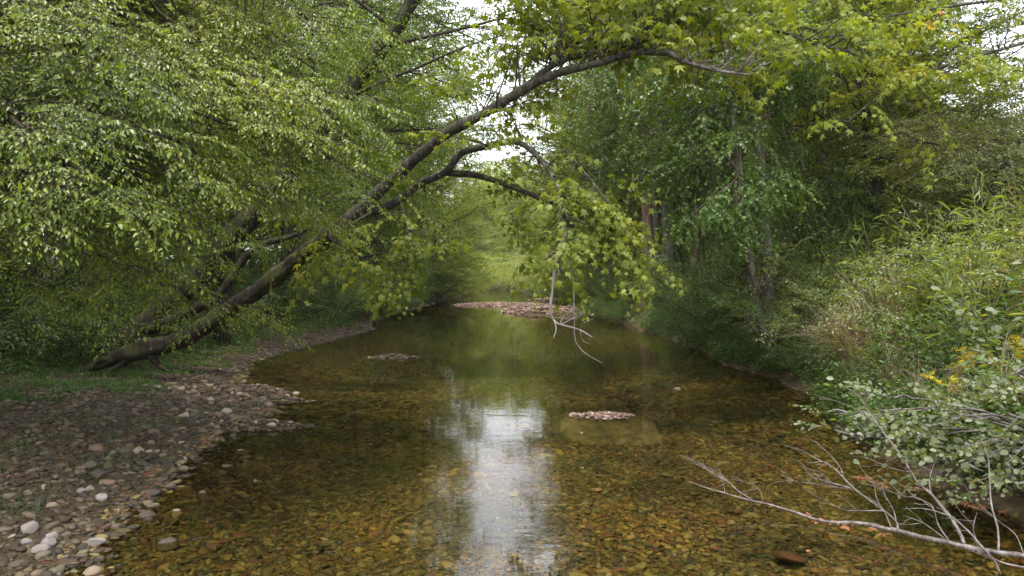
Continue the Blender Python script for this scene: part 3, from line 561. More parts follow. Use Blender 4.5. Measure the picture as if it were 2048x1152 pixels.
# upper crown mass right of the arch
cr = spline([at(up2P, .3), px(1200, 15, 9.5), px(1290, -5, 9.4), px(1400, 20, 9.3), px(1470, 60, 9.2)], 12); LB[3][0].add(*tube(cr, taper(12, .02, .006), 5)); along(l, cr, 'maple', 60, g, 0, 1, down=.25, spread=1.2, olen=.7, wood=LB[3][0])
cr = spline([px(1130, 300, 9.2), px(1190, 370, 8.9), px(1240, 440, 8.8), px(1270, 500, 8.8)], 12); LB[1][0].add(*tube(cr, taper(12, .014, .005), 5)); along(l, cr, 'maple', 17, g, 0, 1, down=-.3, spread=.5, olen=.28, wood=LB[1][0])
LB[1][0].add(*tube(spline([at(lowP, .8), cr[0]], 5), .014, 5))
for b_, m_ in LB: b_.build('limb', [M[m_]], A)
w.build('branches', [M['twig']], A); l.build('crown', [M['twig'], M['maple']], A)

# second leaning tree: thick mossy stem with a forked brother
g = rng_(410)
B = empty('leaning_tree'); tag(B, 'furrowed leaning tree just behind the arching one, crossing up to the top centre', 'tree')
st = [px(225, 712, 13.4), px(262, 680, 13.3), px(310, 636, 13.2), px(355, 590, 13.1), px(410, 540, 13.0), px(455, 482, 12.9), px(505, 432, 12.8), px(560, 365, 12.7), px(625, 275, 12.5), px(690, 190, 12.3), px(740, 125, 12.2), px(790, 58, 12.0), px(850, -40, 11.8), px(920, -160, 11.6)]
BP = spline(st, 60); b = Buf(); b.add(*tube(BP, np.interp(np.linspace(0, 1, 60), [0, .1, .5, 1], [.27, .23, .18, .1]), 14, .06, g)); b.build('trunk', [M['bark']], B)
b = Buf(); fk = [px(290, 662, 13.2), px(340, 640, 13.0), px(390, 618, 12.9), px(440, 588, 12.8), px(505, 500, 12.8), px(590, 470, 12.8), px(660, 430, 12.9)]
FP = spline(fk, 26); b.add(*tube(FP, taper(26, .12, .03), 9, .06, g)); b.build('limb', [M['bark']], B)
w = Buf(); l = Buf()
for (a_, az, el_, L_) in [(.4, 2.6, .4, 2.5), (.5, .3, .3, 2.6), (.58, 3.0, .5, 3), (.64, -.4, .4, 2.8), (.7, 2.4, .4, 3), (.76, .2, .3, 3.2), (.8, 3.4, .6, 3), (.86, -.8, .3, 3.2), (.9, 1.2, .4, 3), (.95, .2, .3, 3.4), (.98, 2.6, .4, 3.2)]:
    lp = limb_path(at(BP, a_), az, el_, L_, g); w.add(*tube(lp, taper(7, .035, .01), 6)); along(l, lp, 'elmbig', 16, g, .15, 1, down=0, spread=.8, olen=.6, wood=w)
along(l, FP, 'elmbig', 12, g, .6, 1, olen=.4, wood=w)
w.build('branches', [M['twig']], B); l.build('crown', [M['twig'], M['forest']], B)

# ------------------------------------------------------------------ foreground tree at the left whose boughs fill the upper left
g = rng_(420)
F = empty('overhanging_tree'); tag(F, 'near tree at the left edge whose layered yellow green boughs fill the upper left', 'tree')
b = Buf(); tp = spline([(-7.4, 8.2, Hs(-7.4, 8.2) - .2), (-7.2, 8.0, 2.2), (-7.3, 7.8, 4.5), (-6.9, 7.6, 7), (-6.8, 7.5, 10)], 24); b.add(*tube(tp, taper(24, .24, .08), 12, .06, g)); b.build('trunk', [M['barkgrey']], F)
w = Buf(); l = Buf()
# boughs traced by their start height on the trunk and their tip in the photograph
boughs = [(.62, (120, 30), 6.6), (.66, (330, 20), 6.8), (.72, (520, -10), 7.2), (.6, (420, 110), 7.0), (.55, (600, 120), 7.6), (.58, (250, 130), 6.0), (.5, (380, 200), 6.4),
          (.48, (640, 210), 7.4), (.45, (560, 270), 7.0), (.42, (300, 265), 5.8), (.4, (150, 230), 5.4), (.38, (480, 330), 6.8), (.36, (680, 320), 8.0), (.34, (240, 330), 5.8),
          (.3, (120, 370), 5.2), (.28, (300, 400), 6.6), (.62, (620, 40), 8.2), (.8, (300, -60), 7.4), (.85, (560, -120), 7.8), (.3, (560, 395), 8.4), (.33, (640, 430), 9.2), (.7, (60, 100), 5.6), (.45, (80, 290), 5.0),
          (.5, (520, 170), 6.6), (.44, (430, 240), 6.0), (.9, (150, -200), 7.2), (.66, (450, 60), 7.6)]
for (u, (tx, ty), dY) in boughs:
    o = at(tp, u); e = px(tx, ty, dY); m = (o + e) / 2 + np.array([0, 0, .35]) + .15 * g.standard_normal(3); q = o * .25 + e * .75 + np.array([0, 0, .2])
    P = spline([o, m, q, e], 16); w.add(*tube(P, taper(16, .04, .008), 6, .05, g))
    along(l, P, 'elm', 58 if ty < 250 else 44, g, .3, 1, spread=.7, down=-.12, bias=(.35, -.25, 0), olen=.75, wood=w, sc=(.75, 1.3), lay=.1, ud=.1)
w.build('branches', [M['twig']], F); l.build('crown', [M['twig'], M['elm']], F)

G = empty('low_bough_tree'); tag(G, 'small left-edge tree with drooping boughs hanging in front of the leaning trunks', 'tree'); g = rng_(430)
b = Buf(); tp = spline([(-8.6, 9.6, Hs(-8.6, 9.6) - .2), (-8.2, 9.4, 1.8), (-8.0, 9.2, 3.5), (-8.2, 9.0, 5.5)], 20); b.add(*tube(tp, taper(20, .14, .05), 10, .05, g)); b.build('trunk', [M['bark']], G)
w = Buf(); l = Buf()
for (u, (tx, ty), dY, n_) in [(.45, (470, 610), 9.0, 34), (.45, (380, 590), 8.6, 30), (.5, (300, 555), 8.2, 30), (.6, (190, 520), 6.0, 16), (.55, (420, 520), 9.2, 26), (.62, (330, 490), 9.0, 26),
                          (.7, (250, 430), 7.6, 22), (.75, (400, 430), 8.6, 24), (.65, (150, 480), 7, 20), (.5, (90, 560), 7.4, 22), (.8, (120, 410), 6, 20)]:
    o = at(tp, u); e = px(tx, ty, dY); m = (o + e) / 2 + np.array([0, 0, .3]) + .1 * g.standard_normal(3)
    P = spline([o, m, e], 14); w.add(*tube(P, taper(14, .025, .006), 6, .05, g)); along(l, P, 'elm', int(n_ * .62), g, .3, 1, spread=.6, down=-.1, bias=(.4, -.15, 0), olen=.38, wood=w, sc=(.65, 1.2), lay=.1, ud=.1)
w.build('branches', [M['twig']], G); l.build('crown', [M['twig'], M['elm']], G)

# tall tree further up the left bank whose high boughs close most of the sky over the arch
for nm_, lab_, tp_, bl_, mt_, sd_ in [('creekside_tree', 'tall creekside tree beyond the leaning pair, its high boughs reaching over the water', [(-6.8, 17.5, .2), (-6.4, 17.3, 4), (-5.6, 17, 8), (-5.2, 16.6, 12)],
      [(.62, (900, 90), 15), (.7, (980, 60), 15), (.75, (860, 20), 15.5), (.66, (1050, 120), 15), (.55, (880, 190), 15), (.8, (1000, -40), 15), (.5, (840, 260), 15), (.72, (1100, 30), 14.5), (.6, (960, 170), 14.5), (.9, (1120, -70), 15), (.45, (870, 330), 15), (.62, (780, 100), 14.5), (.52, (800, 200), 14.5), (.86, (900, -80), 15), (.4, (930, 300), 15), (.42, (1000, 250), 15), (.58, (1010, 200), 15)], 'forest', 435),
   ('creekside_tree', 'tall creekside tree on the right bank, its boughs mingling above the arching limb', [(6.0, 19, .4), (5.8, 18.8, 4), (5.2, 18.4, 8), (5.0, 18, 12)],
      [(.6, (1120, 150), 16), (.68, (1100, 70), 16), (.55, (1170, 220), 16), (.5, (1200, 290), 16), (.75, (1150, 0), 16), (.45, (1180, 350), 16.5), (.8, (1250, -20), 16), (.62, (1250, 130), 16)], 'forest', 436)]:
    g = rng_(sd_); Q_ = empty(nm_); tag(Q_, lab_, 'tree'); tp = spline(tp_, 24); b = Buf(); b.add(*tube(tp, taper(24, .2, .07), 10, .05, g)); b.build('trunk', [M['bark']], Q_); w = Buf(); l = Buf()
    for (u, (tx, ty), dY) in bl_:
        o = at(tp, u); e = px(tx, ty, dY); m = (o + e) / 2 + np.array([0, 0, .3]) + .2 * g.standard_normal(3); P = spline([o, m, e], 14); w.add(*tube(P, taper(14, .045, .008), 6, .05, g))
        along(l, P, 'elmbig', 27, g, .25, 1, spread=.9, down=0, olen=.9, wood=w, sc=(.7, 1.2))
    w.build('branches', [M['twig']], Q_); l.build('crown', [M['twig'], M[mt_]], Q_)

# ------------------------------------------------------------------ right bank trees
def plain_tree(name, label, base, pts, r0, r1, bark, leafm=None, kind='forest', limbs=(), seed=1, dens=14, olen=.7, cat='tree', group=None, down=0, sc=(.75, 1.2), spread=.9):
    g = rng_(seed); root = empty(name); tag(root, label, cat, group); P = spline(pts, 40)
    b = Buf(); rr = taper(40, r0, r1); rr[:3] *= [1.4, 1.2, 1.06]; b.add(*tube(P, rr, 12, .05, g)); b.build('trunk', [bark], root)
    if leafm:
        w = Buf(); l = Buf()
        for (u, az, el, L) in limbs:
            lp = limb_path(at(P, u), az, el, L, g); w.add(*tube(lp, taper(7, .012 + L * .008, .008), 6)); along(l, lp, kind, dens, g, .1, 1, down=down, spread=spread, olen=olen, wood=w, sc=sc)
        w.build('branches', [M['twig']], root); l.build('crown', [M['twig'], leafm], root)
    return root
def rl(seed, n, u0, u1, L0, L1, az=None, el=(-.1, .6)):
    g = rng_(seed); return [(g.uniform(u0, u1), (az[0] + g.random() * (az[1] - az[0])) if az else i * 2.4 + g.random(), g.uniform(*el), g.uniform(L0, L1)) for i in range(n)]
# straight trunks in the shade
for (x, w_, Y, bk, lab) in [(1294, .25, 29, 'barkpine', 'reddish straight trunk tree, left of the close-set trio on the right bank'), (1311, .14, 28.4, 'barkgrey', 'thin grey trunk tree in the middle of the close-set trio on the right bank'),
                           (1336, .3, 27.5, 'barkgrey', 'thickest grey furrowed trunk of the close-set trio on the right bank'), (1216, .15, 38, 'barkgrey', 'slim pale trunk tree seen through the hanging maple leaves'),
                           (1385, .14, 25, 'bark', 'dark slim trunk tree between the trio and the vine-hung pair')]:
    p = px(x, 560, Y); z = Hs(p[0], Y)
    pts = [(p[0], Y, z - .2), (p[0] + .05, Y, 3), (p[0] - .1, Y + .1, 7), (p[0] + .15, Y, 12), (p[0], Y, 16)]
    plain_tree('straight_tree', lab, None, pts, w_, .05, M[bk], M['forest'], 'forest', rl(int(x), 13, .3, 1, 2, 3.6), seed=int(x), dens=9)
# vine-hung pair by the water
V1 = plain_tree('vine_hung_tree', 'pale leaning trunk nearest the water, left of the pair wrapped by a thick vine', None,
    [px(1552, 715, 13.6), px(1530, 665, 13.6), px(1508, 590, 13.5), px(1500, 520, 13.4), px(1490, 440, 13.3), px(1478, 330, 13.2), px(1465, 200, 13.2), px(1440, 20, 13.2)], .08, .045, M['lichen'], M['vine'], 'vine', rl(51, 12, .55, 1, .8, 2.0), seed=51, dens=12, olen=.5, down=-.3)
V2 = plain_tree('vine_hung_tree', 'upright lichen-spotted trunk, right of the pair wrapped by a thick vine', None,
    [px(1545, 720, 14.2), px(1540, 640, 14.2), px(1532, 560, 14.1), px(1530, 480, 14.1), px(1522, 390, 14.1), px(1516, 260, 14.1), px(1500, 120, 14.1), px(1500, -100, 14.1)], .12, .07, M['lichen'], M['vine'], 'vine', rl(52, 14, .6, 1, .8, 2.4), seed=52, dens=12, olen=.6, down=-.2)
g = rng_(53); vn = empty('hanging_vine'); tag(vn, 'thick twisting brown vine looping round the base of the paired trunks', 'vine')
b = Buf(); b.add(*tube(spline([px(1555, 672, 13.4), px(1530, 668, 13.3), px(1505, 655, 13.2), px(1496, 630, 13.2), px(1502, 605, 13.25), px(1512, 585, 13.2), px(1508, 560, 13.3), px(1498, 535, 13.35), px(1495, 450, 13.2), px(1470, 380, 13.0), px(1475, 250, 12.9)], 60), np.interp(np.linspace(0, 1, 60), [0, .1, .5, 1], [.025, .038, .032, .015]), 9, .06, g))
b.build('main_stem', [M['vinebark']], vn)
b = Buf()
b.add(*tube(spline([px(1430, 515, 12.9), px(1460, 538, 12.9), px(1495, 560, 12.9), px(1540, 565, 12.8), px(1570, 555, 12.8), px(1588, 535, 12.9)], 30), .011, 5))
b.add(*tube(spline([px(1530, 566, 12.9), px(1525, 590, 12.9), px(1535, 615, 12.9), px(1552, 640, 12.9)], 16), .01, 5))
for i in range(26):
    x = g.uniform(1380, 1580); y = g.uniform(250, 480); ln = g.uniform(60, 260); Y = g.uniform(12.4, 14); b.add(*tube(spline([px(x, y, Y), px(x + g.normal() * 14, y + ln * .5, Y), px(x + g.normal() * 22, y + ln, Y)], 12), taper(12, .007, .003), 4))
b.build('tendril', [M['vinebark']], vn)
# climbing-vine curtain: foliage clinging to the trunks behind
def curtain(name, label, spots, seed, kind='vine', leafm='vine', dens=16, spread=.8, sc=(.7, 1.1), olen=.5):
    g = rng_(seed); root = empty(name); tag(root, label, 'vine'); w = Buf(); l = Buf()
    for c in spots:
        P = spline([px(*q) for q in c], 16); w.add(*tube(P, taper(16, .018, .006), 5, .05, g)); along(l, P, kind, dens, g, 0, 1, down=-.35, spread=spread, bias=(0, -.4, 0), olen=olen, wood=w, sc=sc)
    w.build('stems', [M['vinebark']], root); l.build('foliage', [M['twig'], M[leafm]], root)
curtain('climbing_vine', 'dark curtain of rounded vine leaves hanging over the trunks right of centre',
    [[(1340, 100, 15), (1330, 200, 14.8), (1340, 330, 14.6)], [(1400, 110, 14.8), (1390, 230, 14.4), (1400, 380, 14.2)], [(1460, 150, 14.6), (1450, 260, 14.2), (1455, 360, 14)], [(1280, 150, 16), (1290, 220, 15.8), (1290, 290, 15.6)],
     [(1240, 130, 17), (1235, 200, 16.8), (1230, 290, 16.5)], [(1380, 250, 14.4), (1390, 300, 14.2), (1400, 370, 14)], [(1500, 150, 15), (1560, 230, 15), (1600, 330, 15)], [(1550, 140, 16), (1640, 200, 16), (1700, 300, 16)], [(1430, 60, 15.6), (1500, 90, 15.4), (1560, 160, 15.4)],
     [(1180, 190, 18), (1180, 260, 18), (1170, 350, 18)], [(1420, 290, 13.8), (1425, 340, 13.7), (1410, 400, 13.6)], [(1640, 280, 15), (1660, 360, 15), (1650, 430, 15)]], 54, dens=26, olen=.8)
curtain('climbing_vine', 'brighter green vine spray with big leaves drooping in front of the paired trunks',
    [[(1545, 225, 12.2), (1510, 250, 12.1), (1500, 290, 12.0)], [(1500, 330, 12.2), (1540, 350, 12.0), (1580, 345, 11.8)], [(1450, 310, 12.2), (1480, 350, 12.0), (1470, 400, 11.9)], [(1470, 360, 12.2), (1420, 400, 12), (1380, 430, 11.9)], [(1500, 300, 12.3), (1520, 370, 12.1), (1500, 430, 12.0)]], 55, kind='vine', leafm='shrub', dens=12, olen=.35, sc=(.6, .9), spread=.7)
# trees above the right bank
plain_tree('maple_tree', 'maple rising behind the right bank, its lichen-grey bough reaching left at the top', None,
    [(8.4, 17.2, 1.2), (8.2, 17, 4), (7.6, 16.6, 7), (7.0, 16.2, 10)], .18, .08, M['barkgrey'], M['maple'], 'maplefar',
    rl(61, 28, .3, 1, 1.8, 3.4, az=(1.6, 5.2), el=(0, .5)), seed=61, dens=15, olen=.9)
g = rng_(62); RB = empty('forking_bough_tree'); tag(RB, 'slim tree at upper right with a forked lichen-grey bough showing against dark leaves', 'tree')
tp = spline([(9.8, 13.2, 1.2), (9.7, 13, 3.5), (9.3, 12.8, 5.5), (8.9, 12.5, 8)], 20); b = Buf(); b.add(*tube(tp, taper(20, .12, .05), 9, .05, g)); b.build('trunk', [M['barkgrey']], RB)
w = Buf(); l = Buf()
for pts, r_ in [([at(tp, .95), px(1720, -60, 11.8), px(1630, 5, 11.4), px(1560, 40, 11.2), px(1495, 62, 11)], .045), ([px(1500, 62, 11), px(1560, 62, 10.9), px(1620, 85, 10.8), px(1690, 100, 10.7)], .03), ([at(tp, .8), px(1790, 30, 11.8), px(1740, 60, 11.6), px(1650, 75, 11.4)], .03),
                ([at(tp, .7), px(1830, 150, 11.4), px(1760, 190, 11.2), px(1700, 240, 11)], .03)]:
    P = spline(pts, 18); lb = Buf(); lb.add(*tube(P, taper(18, r_, .012), 7, .06, g)); along(l, P, 'maple', 26, g, .2, 1, down=.2, olen=.8, wood=lb); lb.build('limb', [M['barkgrey']], RB)
l.build('crown', [M['twig'], M['maple']], RB)
plain_tree('yellowing_tree', 'tree with thin yellowing leaves at the right edge above the weedy bank', None,
    [(8.5, 12.4, 1.4), (8.4, 12.4, 2.6), (8.0, 12.3, 3.4), (8.0, 12.2, 4.4)], .08, .03, M['bark'], M['yellow'], 'elm', rl(63, 30, .25, .95, .9, 2.1, el=(-.1, .5)), seed=63, dens=20, olen=.5)
plain_tree('yellowing_tree', 'second yellowing tree farther back at the right edge, beneath the open sky', None,
    [(10.6, 17, 1.6), (10.6, 17, 3.5), (10.2, 16.8, 4.6), (10.2, 16.5, 5.6)], .16, .05, M['bark'], M['yellow'], 'elmbig', rl(64, 30, .2, 1, 1.4, 2.8, el=(-.1, .5)), seed=64, dens=15, olen=.9)
plain_tree('oak_tree', 'dark-leaved tree hanging into the sky at the top right corner', None,
    [(13.5, 13, 1.6), (13.0, 12.8, 4), (12.0, 12.5, 7), (11, 12, 9)], .2, .08, M['bark'], M['vine'], 'forest', rl(65, 8, .7, 1, 2, 3.6, az=(2.4, 4.4), el=(0, .5)), seed=65, dens=10, olen=.8)

g = rng_(66)
for i, (x, y, s_) in enumerate([(13.2, 21, .3), (17.5, 18, .45), (11.0, 22.5, .55), (19.5, 22, .5), (15.5, 25, .32), (21, 19, .6), (9.6, 20, .6), (19, 14, .6), (25, 29, .6), (9.6, 24.5, .8), (12, 28, .85), (10.6, 31.5, .9), (14, 34, .9), (7.6, 27, .7)]):
    use(protoM[(2, 0, 2, 3, 1)[i % 5]], (x, y, Hs(x, y) - .3), g.uniform(0, 6.28), s_, 'leafy green tree standing just behind the weedy slope of the right bank', 'tree', 'trees behind the weedy slope')
for i in range(34):
    x = g.uniform(9.5, 22); y = g.uniform(12.5, 22); use(protoS[i % 4], (x, y, Hs(x, y)), g.uniform(0, 6.28), g.uniform(.9, 1.5), 'bushy shrub behind the weeds at the top of the right bank', 'shrub', 'shrubs behind the weedy slope')
for i, (x, y, s_) in enumerate([(-11, 6.5, .8), (-12.5, 2, .9), (-11.5, 11.5, .8), (-15, 8, 1), (-14, 14, 1), (-9.8, 17, .75), (-13, -3, .9), (-15, 12, .9), (-17.5, 14.5, 1), (-19, 19, 1), (-22, 13, 1.1), (-16, 10, .8), (-8.9, 5.0, .75), (-8.6, .8, .85)]):
    use(protoM[i % 4], (x, y, Hs(x, y)), g.uniform(0, 6.28), s_, 'tree shading the gravel bar from beyond the left edge', 'tree', 'trees shading the gravel bar')

# ------------------------------------------------------------------ right bank weeds
def blades(buf, n, g, h, spread, w=.008, bend=.5, m=0, seg=4, up=.3):
    az = g.random(n) * 6.283; r0 = spread * np.sqrt(g.random(n)); base = np.stack([r0 * np.cos(az * 3.7), r0 * np.sin(az * 3.7), -.03 + 0 * az], 1)
    hh = h * g.uniform(.5, 1.15, n); bd = bend * g.uniform(.4, 1.4, n); d = np.stack([np.cos(az), np.sin(az), 0 * az], 1); sd = np.stack([-np.sin(az), np.cos(az), 0 * az], 1)
    V = []; t = np.linspace(0, 1, seg)
    for i, tt in enumerate(t):
        c = base + d * (bd * hh * tt ** 1.8)[:, None]; c[:, 2] += hh * (tt - .45 * bd * tt ** 2.5)
        ww = w * (1 - tt * .9) ; V += [c - sd * ww, c + sd * ww]
    V = np.stack(V, 1).reshape(-1, 3); k = 2 * seg; o = (np.arange(n) * k)[:, None, None]
    Q = np.array([[2 * i, 2 * i + 1, 2 * i + 3, 2 * i + 2] for i in range(seg - 1)]); buf.add(V, (Q[None] + o).reshape(-1, 4), None, m)
def cane_root(seed, h, dry=False):
    g = rng_(seed); root = empty('dry_cane' if dry else 'cane_plant'); w = Buf(); l = Buf(); P_ = []; D_ = []
    for s in range(5):
        az = g.random() * 6.28; P = limb_path(np.array([.08 * g.normal(), .08 * g.normal(), -.1]), az, R(g.uniform(58, 82)), h * g.uniform(.6, 1.05), g, rise=-.12, n=8, wob=.04)
        w.add(*tube(P, taper(8, .006, .002), 4)); n = 26; u = g.uniform(.25, 1, n); p = at(P, u)
        br = norm(g.standard_normal((n, 3)) * [1, 1, .3] + [0, 0, .3]) * g.uniform(0, .16, (n, 1)); P_.append(p + br); D_.append(norm(br) * .8 + tangent(P, u) * .35 + g.standard_normal((n, 3)) * .3 - [0, 0, .15])
    P_ = np.vstack(P_); D_ = np.vstack(D_); leaves(l, P_, D_, np.array([0, 0, 1.]) + .5 * g.standard_normal(P_.shape), g.uniform(.07, .16, len(P_)), .095, 'lance', 0)
    w.build('stems', [M['straw'] if dry else M['stem']], root); l.build('foliage', [M['straw'] if dry else M['cane']], root); return root
def weed_root(seed, h, leafm='shrub', shape='oval', ll=.075, wr=.45):
    g = rng_(seed); root = empty('leafy_weed'); w = Buf(); l = Buf()
    for s in range(8):
        az = s * 2.4 + g.random(); P = limb_path(np.array([.05 * g.normal(), .05 * g.normal(), -.08]), az, R(g.uniform(45, 82)), h * g.uniform(.55, 1.05), g, rise=-.1, n=7, wob=.05)
        w.add(*tube(P, taper(7, .006, .002), 4)); n = 34; u = g.uniform(.12, 1, n); p = at(P, u); dd = norm(g.standard_normal((n, 3)) * [1, 1, .3] + [0, 0, .1]) 
        leaves(l, p + dd * g.uniform(0, .12, (n, 1)), dd - [0, 0, .15], np.array([0, 0, 1.]) + .45 * g.standard_normal((n, 3)), ll * g.uniform(.6, 1.2, n), wr, shape, 0)
    w.build('stems', [M['stem']], root); l.build('foliage', [M[leafm]], root); return root
def straw_root(seed, h):
    g = rng_(seed); root = empty('dry_grass_clump'); b = Buf(); blades(b, 130, g, h, .14, .004, .9); b.build('blades', [M['straw']], root)
    b = Buf()
    for s in range(7):
        az = g.random() * 6.28; P = limb_path(np.array([0, 0, 0.]), az, R(g.uniform(45, 75)), h * 1.25, g, rise=-.45, n=8, wob=.03); b.add(*tube(P, taper(8, .003, .0015), 3)); n = 46; u = g.uniform(.6, 1, n)
        leaves(b, at(P, u), tangent(P, u) + .5 * g.standard_normal((n, 3)), g.standard_normal((n, 3)), .035, .15, 'lance', 0)
    b.build('seed_heads', [M['straw']], root); return root
def gold_root(seed, h):
    g = rng_(seed); root = empty('goldenrod_plant'); w = Buf(); l = Buf(); f = Buf()
    for s in range(4):
        az = g.random() * 6.28; P = limb_path(np.array([.04 * g.normal(), .04 * g.normal(), -.05]), az, R(g.uniform(60, 85)), h * g.uniform(.8, 1.1), g, rise=-.1, n=8, wob=.04); w.add(*tube(P, taper(8, .005, .002), 4))
        n = 30; u = g.uniform(.1, .85, n); dd = norm(g.standard_normal((n, 3)) * [1, 1, .2] + [0, 0, .25]); leaves(l, at(P, u), dd, np.array([0, 0, 1.]) + .3 * g.standard_normal((n, 3)), .08, .2, 'lance', 0)
        for c in range(6):
            q = limb_path(at(P, .78 + .035 * c), g.random() * 6.28, .4, .13, g, rise=-.3, n=5); w.add(*tube(q, .0015, 3)); n = 34; u = g.random(n)
            leaves(f, at(q, u) + .008 * g.standard_normal((n, 3)), g.standard_normal((n, 3)), g.standard_normal((n, 3)), .012, .8, 'round', 0)
    w.build('stems', [M['stem']], root); l.build('leaves', [M['shrub']], root); f.build('flowers', [M['gold']], root); return root
cp = [cane_root(500 + i, (1.5, 1.9, 1.2, 1.7)[i]) for i in range(4)]; wp = [weed_root(510 + i, (.9, 1.2, .7)[i]) for i in range(3)] + [weed_root(514, 1.1, 'grey', 'round', .07, .75)]
for k in range(150):
    y = 5.2 + 20 * g0.random() ** .8; x = XR(y) - .6
    while Hs(x, y) < .03 + .12 * (k % 3): x += .05
    use(wp[g0.integers(3)], (x, y, max(.0, Hs(x, y))), g0.uniform(0, 6.28), g0.uniform(.45, .8), 'weed hanging over the water along the undercut right bank', 'plant', 'weeds fringing the right waterline')
sp = [straw_root(520 + i, (.55, .75)[i]) for i in range(2)]; gp = [gold_root(530 + i, (.8, 1.0)[i]) for i in range(2)]
dp = [cane_root(540, 1.4, True)]
g = rng_(540); nc = 0
def scatter(n, ylo, yhi, dlo, dhi, g):
    out = []
    while len(out) < n:
        y = g.uniform(ylo, yhi); d = dlo + (dhi - dlo) * g.random(); out.append((XR(y) + d, y))
    return out
for (x, y) in scatter(250, 5.5, 16, .5, 6.5, g):
    use(cp[g.integers(4)], (x, y, Hs(x, y)), g.uniform(0, 6.28), g.uniform(.85, 1.45), 'feathery green cane plant on the sunny right bank', 'plant', 'cane plants on the right bank')
for (x, y) in scatter(190, 5.0, 18, .1, 5, g):
    k = g.integers(4) if (y < 12 and g.random() < .5) else g.integers(3)
    use(wp[k], (x, y, Hs(x, y)), g.uniform(0, 6.28), g.uniform(.7, 1.35), 'low leafy weed on the slope of the right bank', 'plant', 'leafy weeds on the right bank')
for (x, y) in scatter(46, 6.5, 15, .15, 4.5, g):
    use(sp[g.integers(2)], (x, y, Hs(x, y)), g.uniform(0, 6.28), g.uniform(.8, 1.3), 'dry tan grass clump among green weeds on the right bank', 'grass clump', 'dry grass clumps on the right bank')
for (xx, yy, Y) in [(1560, 570, 10.5), (1620, 590, 10.2), (1680, 620, 10.2), (1720, 540, 10), (1760, 560, 9.8), (1640, 640, 9.8), (1800, 480, 10.4), (1830, 530, 10)]:
    p = px(xx, yy, Y); x = max(p[0], XR(Y) + .4); use(sp[g.integers(2)], (x, Y, Hs(x, Y)), g.uniform(0, 6.28), g.uniform(1.7, 2.2), 'dry tan grass clump among green weeds on the right bank', 'grass clump', 'dry grass clumps on the right bank')
for (x, y) in scatter(26, 7, 14, .6, 5, g):
    use(dp[0], (x, y, Hs(x, y)), g.uniform(0, 6.28), g.uniform(.9, 1.4), 'withered tan cane on the right bank', 'plant', 'withered canes on the right bank')
for (xx, Y) in [(1930, 6.6), (2010, 6.9), (1905, 7.0), (1690, 9.6)]:
    x = max((xx - 1024) / FPX * Y, XR(Y) + .15); use(gp[g.integers(2)], (x, Y, Hs(x, Y)), g.uniform(0, 6.28), g.uniform(.7, .95), 'goldenrod plant with yellow flower sprays low on the right bank', 'plant', 'goldenrod on the right bank')
bp_ = [shrub_root('bank_bush', 560 + i, M['cane'], 'shrub', h=(1.7, 2.3)[i], rad=1.3, ns=12, nsp=11, stem=M['stem']) for i in range(2)]
for (x, y) in scatter(11, 7.5, 17, .5, 4.5, g):
    use(bp_[g.integers(2)], (x, y, Hs(x, y)), g.uniform(0, 6.28), g.uniform(.6, 1.0), 'pale green bushy growth covering the slope of the right bank', 'shrub', 'pale bushes on the right bank')
# grass cover
def turf(name, label, pts, h, seed, n_per, m='grass', w=.006):
    g = rng_(seed); b = Buf(); t = []
    for i in range(5):
        q = Buf(); blades(q, n_per, g, h, .09, w, .7); t.append(q.arrays())
    pts = np.asarray(pts); z = H(pts[:, 0], pts[:, 1]); ch = g.integers(0, 5, len(pts)); a = g.random(len(pts)) * 6.28; A_ = yaw_m(a, 0 * a, 0 * a, g.uniform(.5, 1.2, len(pts)))
    for k in range(5):
        s = ch == k; b.stamp(t[k], A_[s], np.column_stack([pts[s], z[s]]))
    o = b.build(name, [M[m]]); tag(o, label, 'grass', None, 'stuff')
def inpoly(n, f, g, xr, yr):
    out = np.zeros((0, 2))
    while len(out) < n:
        p = np.column_stack([g.uniform(*xr, n * 2), g.uniform(*yr, n * 2)]); out = np.vstack([out, p[f(p[:, 0], p[:, 1])]])
    return out[:n]
g = rng_(600)
turf('grass', 'dark green short grass covering the left bank behind the stones', inpoly(11000, lambda x, y: (XL(y) - x > np.interp(y, [4, 7, 9, 11, 12.5, 14, 30], [4.5, 3.3, 2.5, 1.5, 1.3, .7, .45]) + .9 * vnoise(x * 1.5, y * 1.5)) & (x > -14), g, (-13, -4.0), (6, 30)), .14, 601, 20)
turf('grass', 'green grass along the crest of the right bank', inpoly(8000, lambda x, y: (H(x, y) > .12) & (x > 0), g, (3.4, 9), (5, 26)), .34, 602, 16)
turf('grass', 'thin tufts of grass growing up through the stones of the gravel bar', np.vstack([np.array([(-4.6, 7.6), (-3.9, 7.0), (-4.9, 8.4), (-4.2, 8.8), (-3.9, 9.8), (-5, 10), (-4.5, 6.6), (-3.7, 5.5)])[g.integers(0, 8, 110)] + g.normal(0, .22, (110, 2))]), .17, 603, 9, w=.004)
turf('grass', 'sparse grass and moss creeping over the rear of the stony bar', inpoly(900, lambda x, y: (XL(y) - x > .5) & (XL(y) - x < 4) & (vnoise(x * 1.8, y * 1.8) > .05), g, (-9, -3.5), (5.5, 13.5)), .08, 604, 12, w=.004)

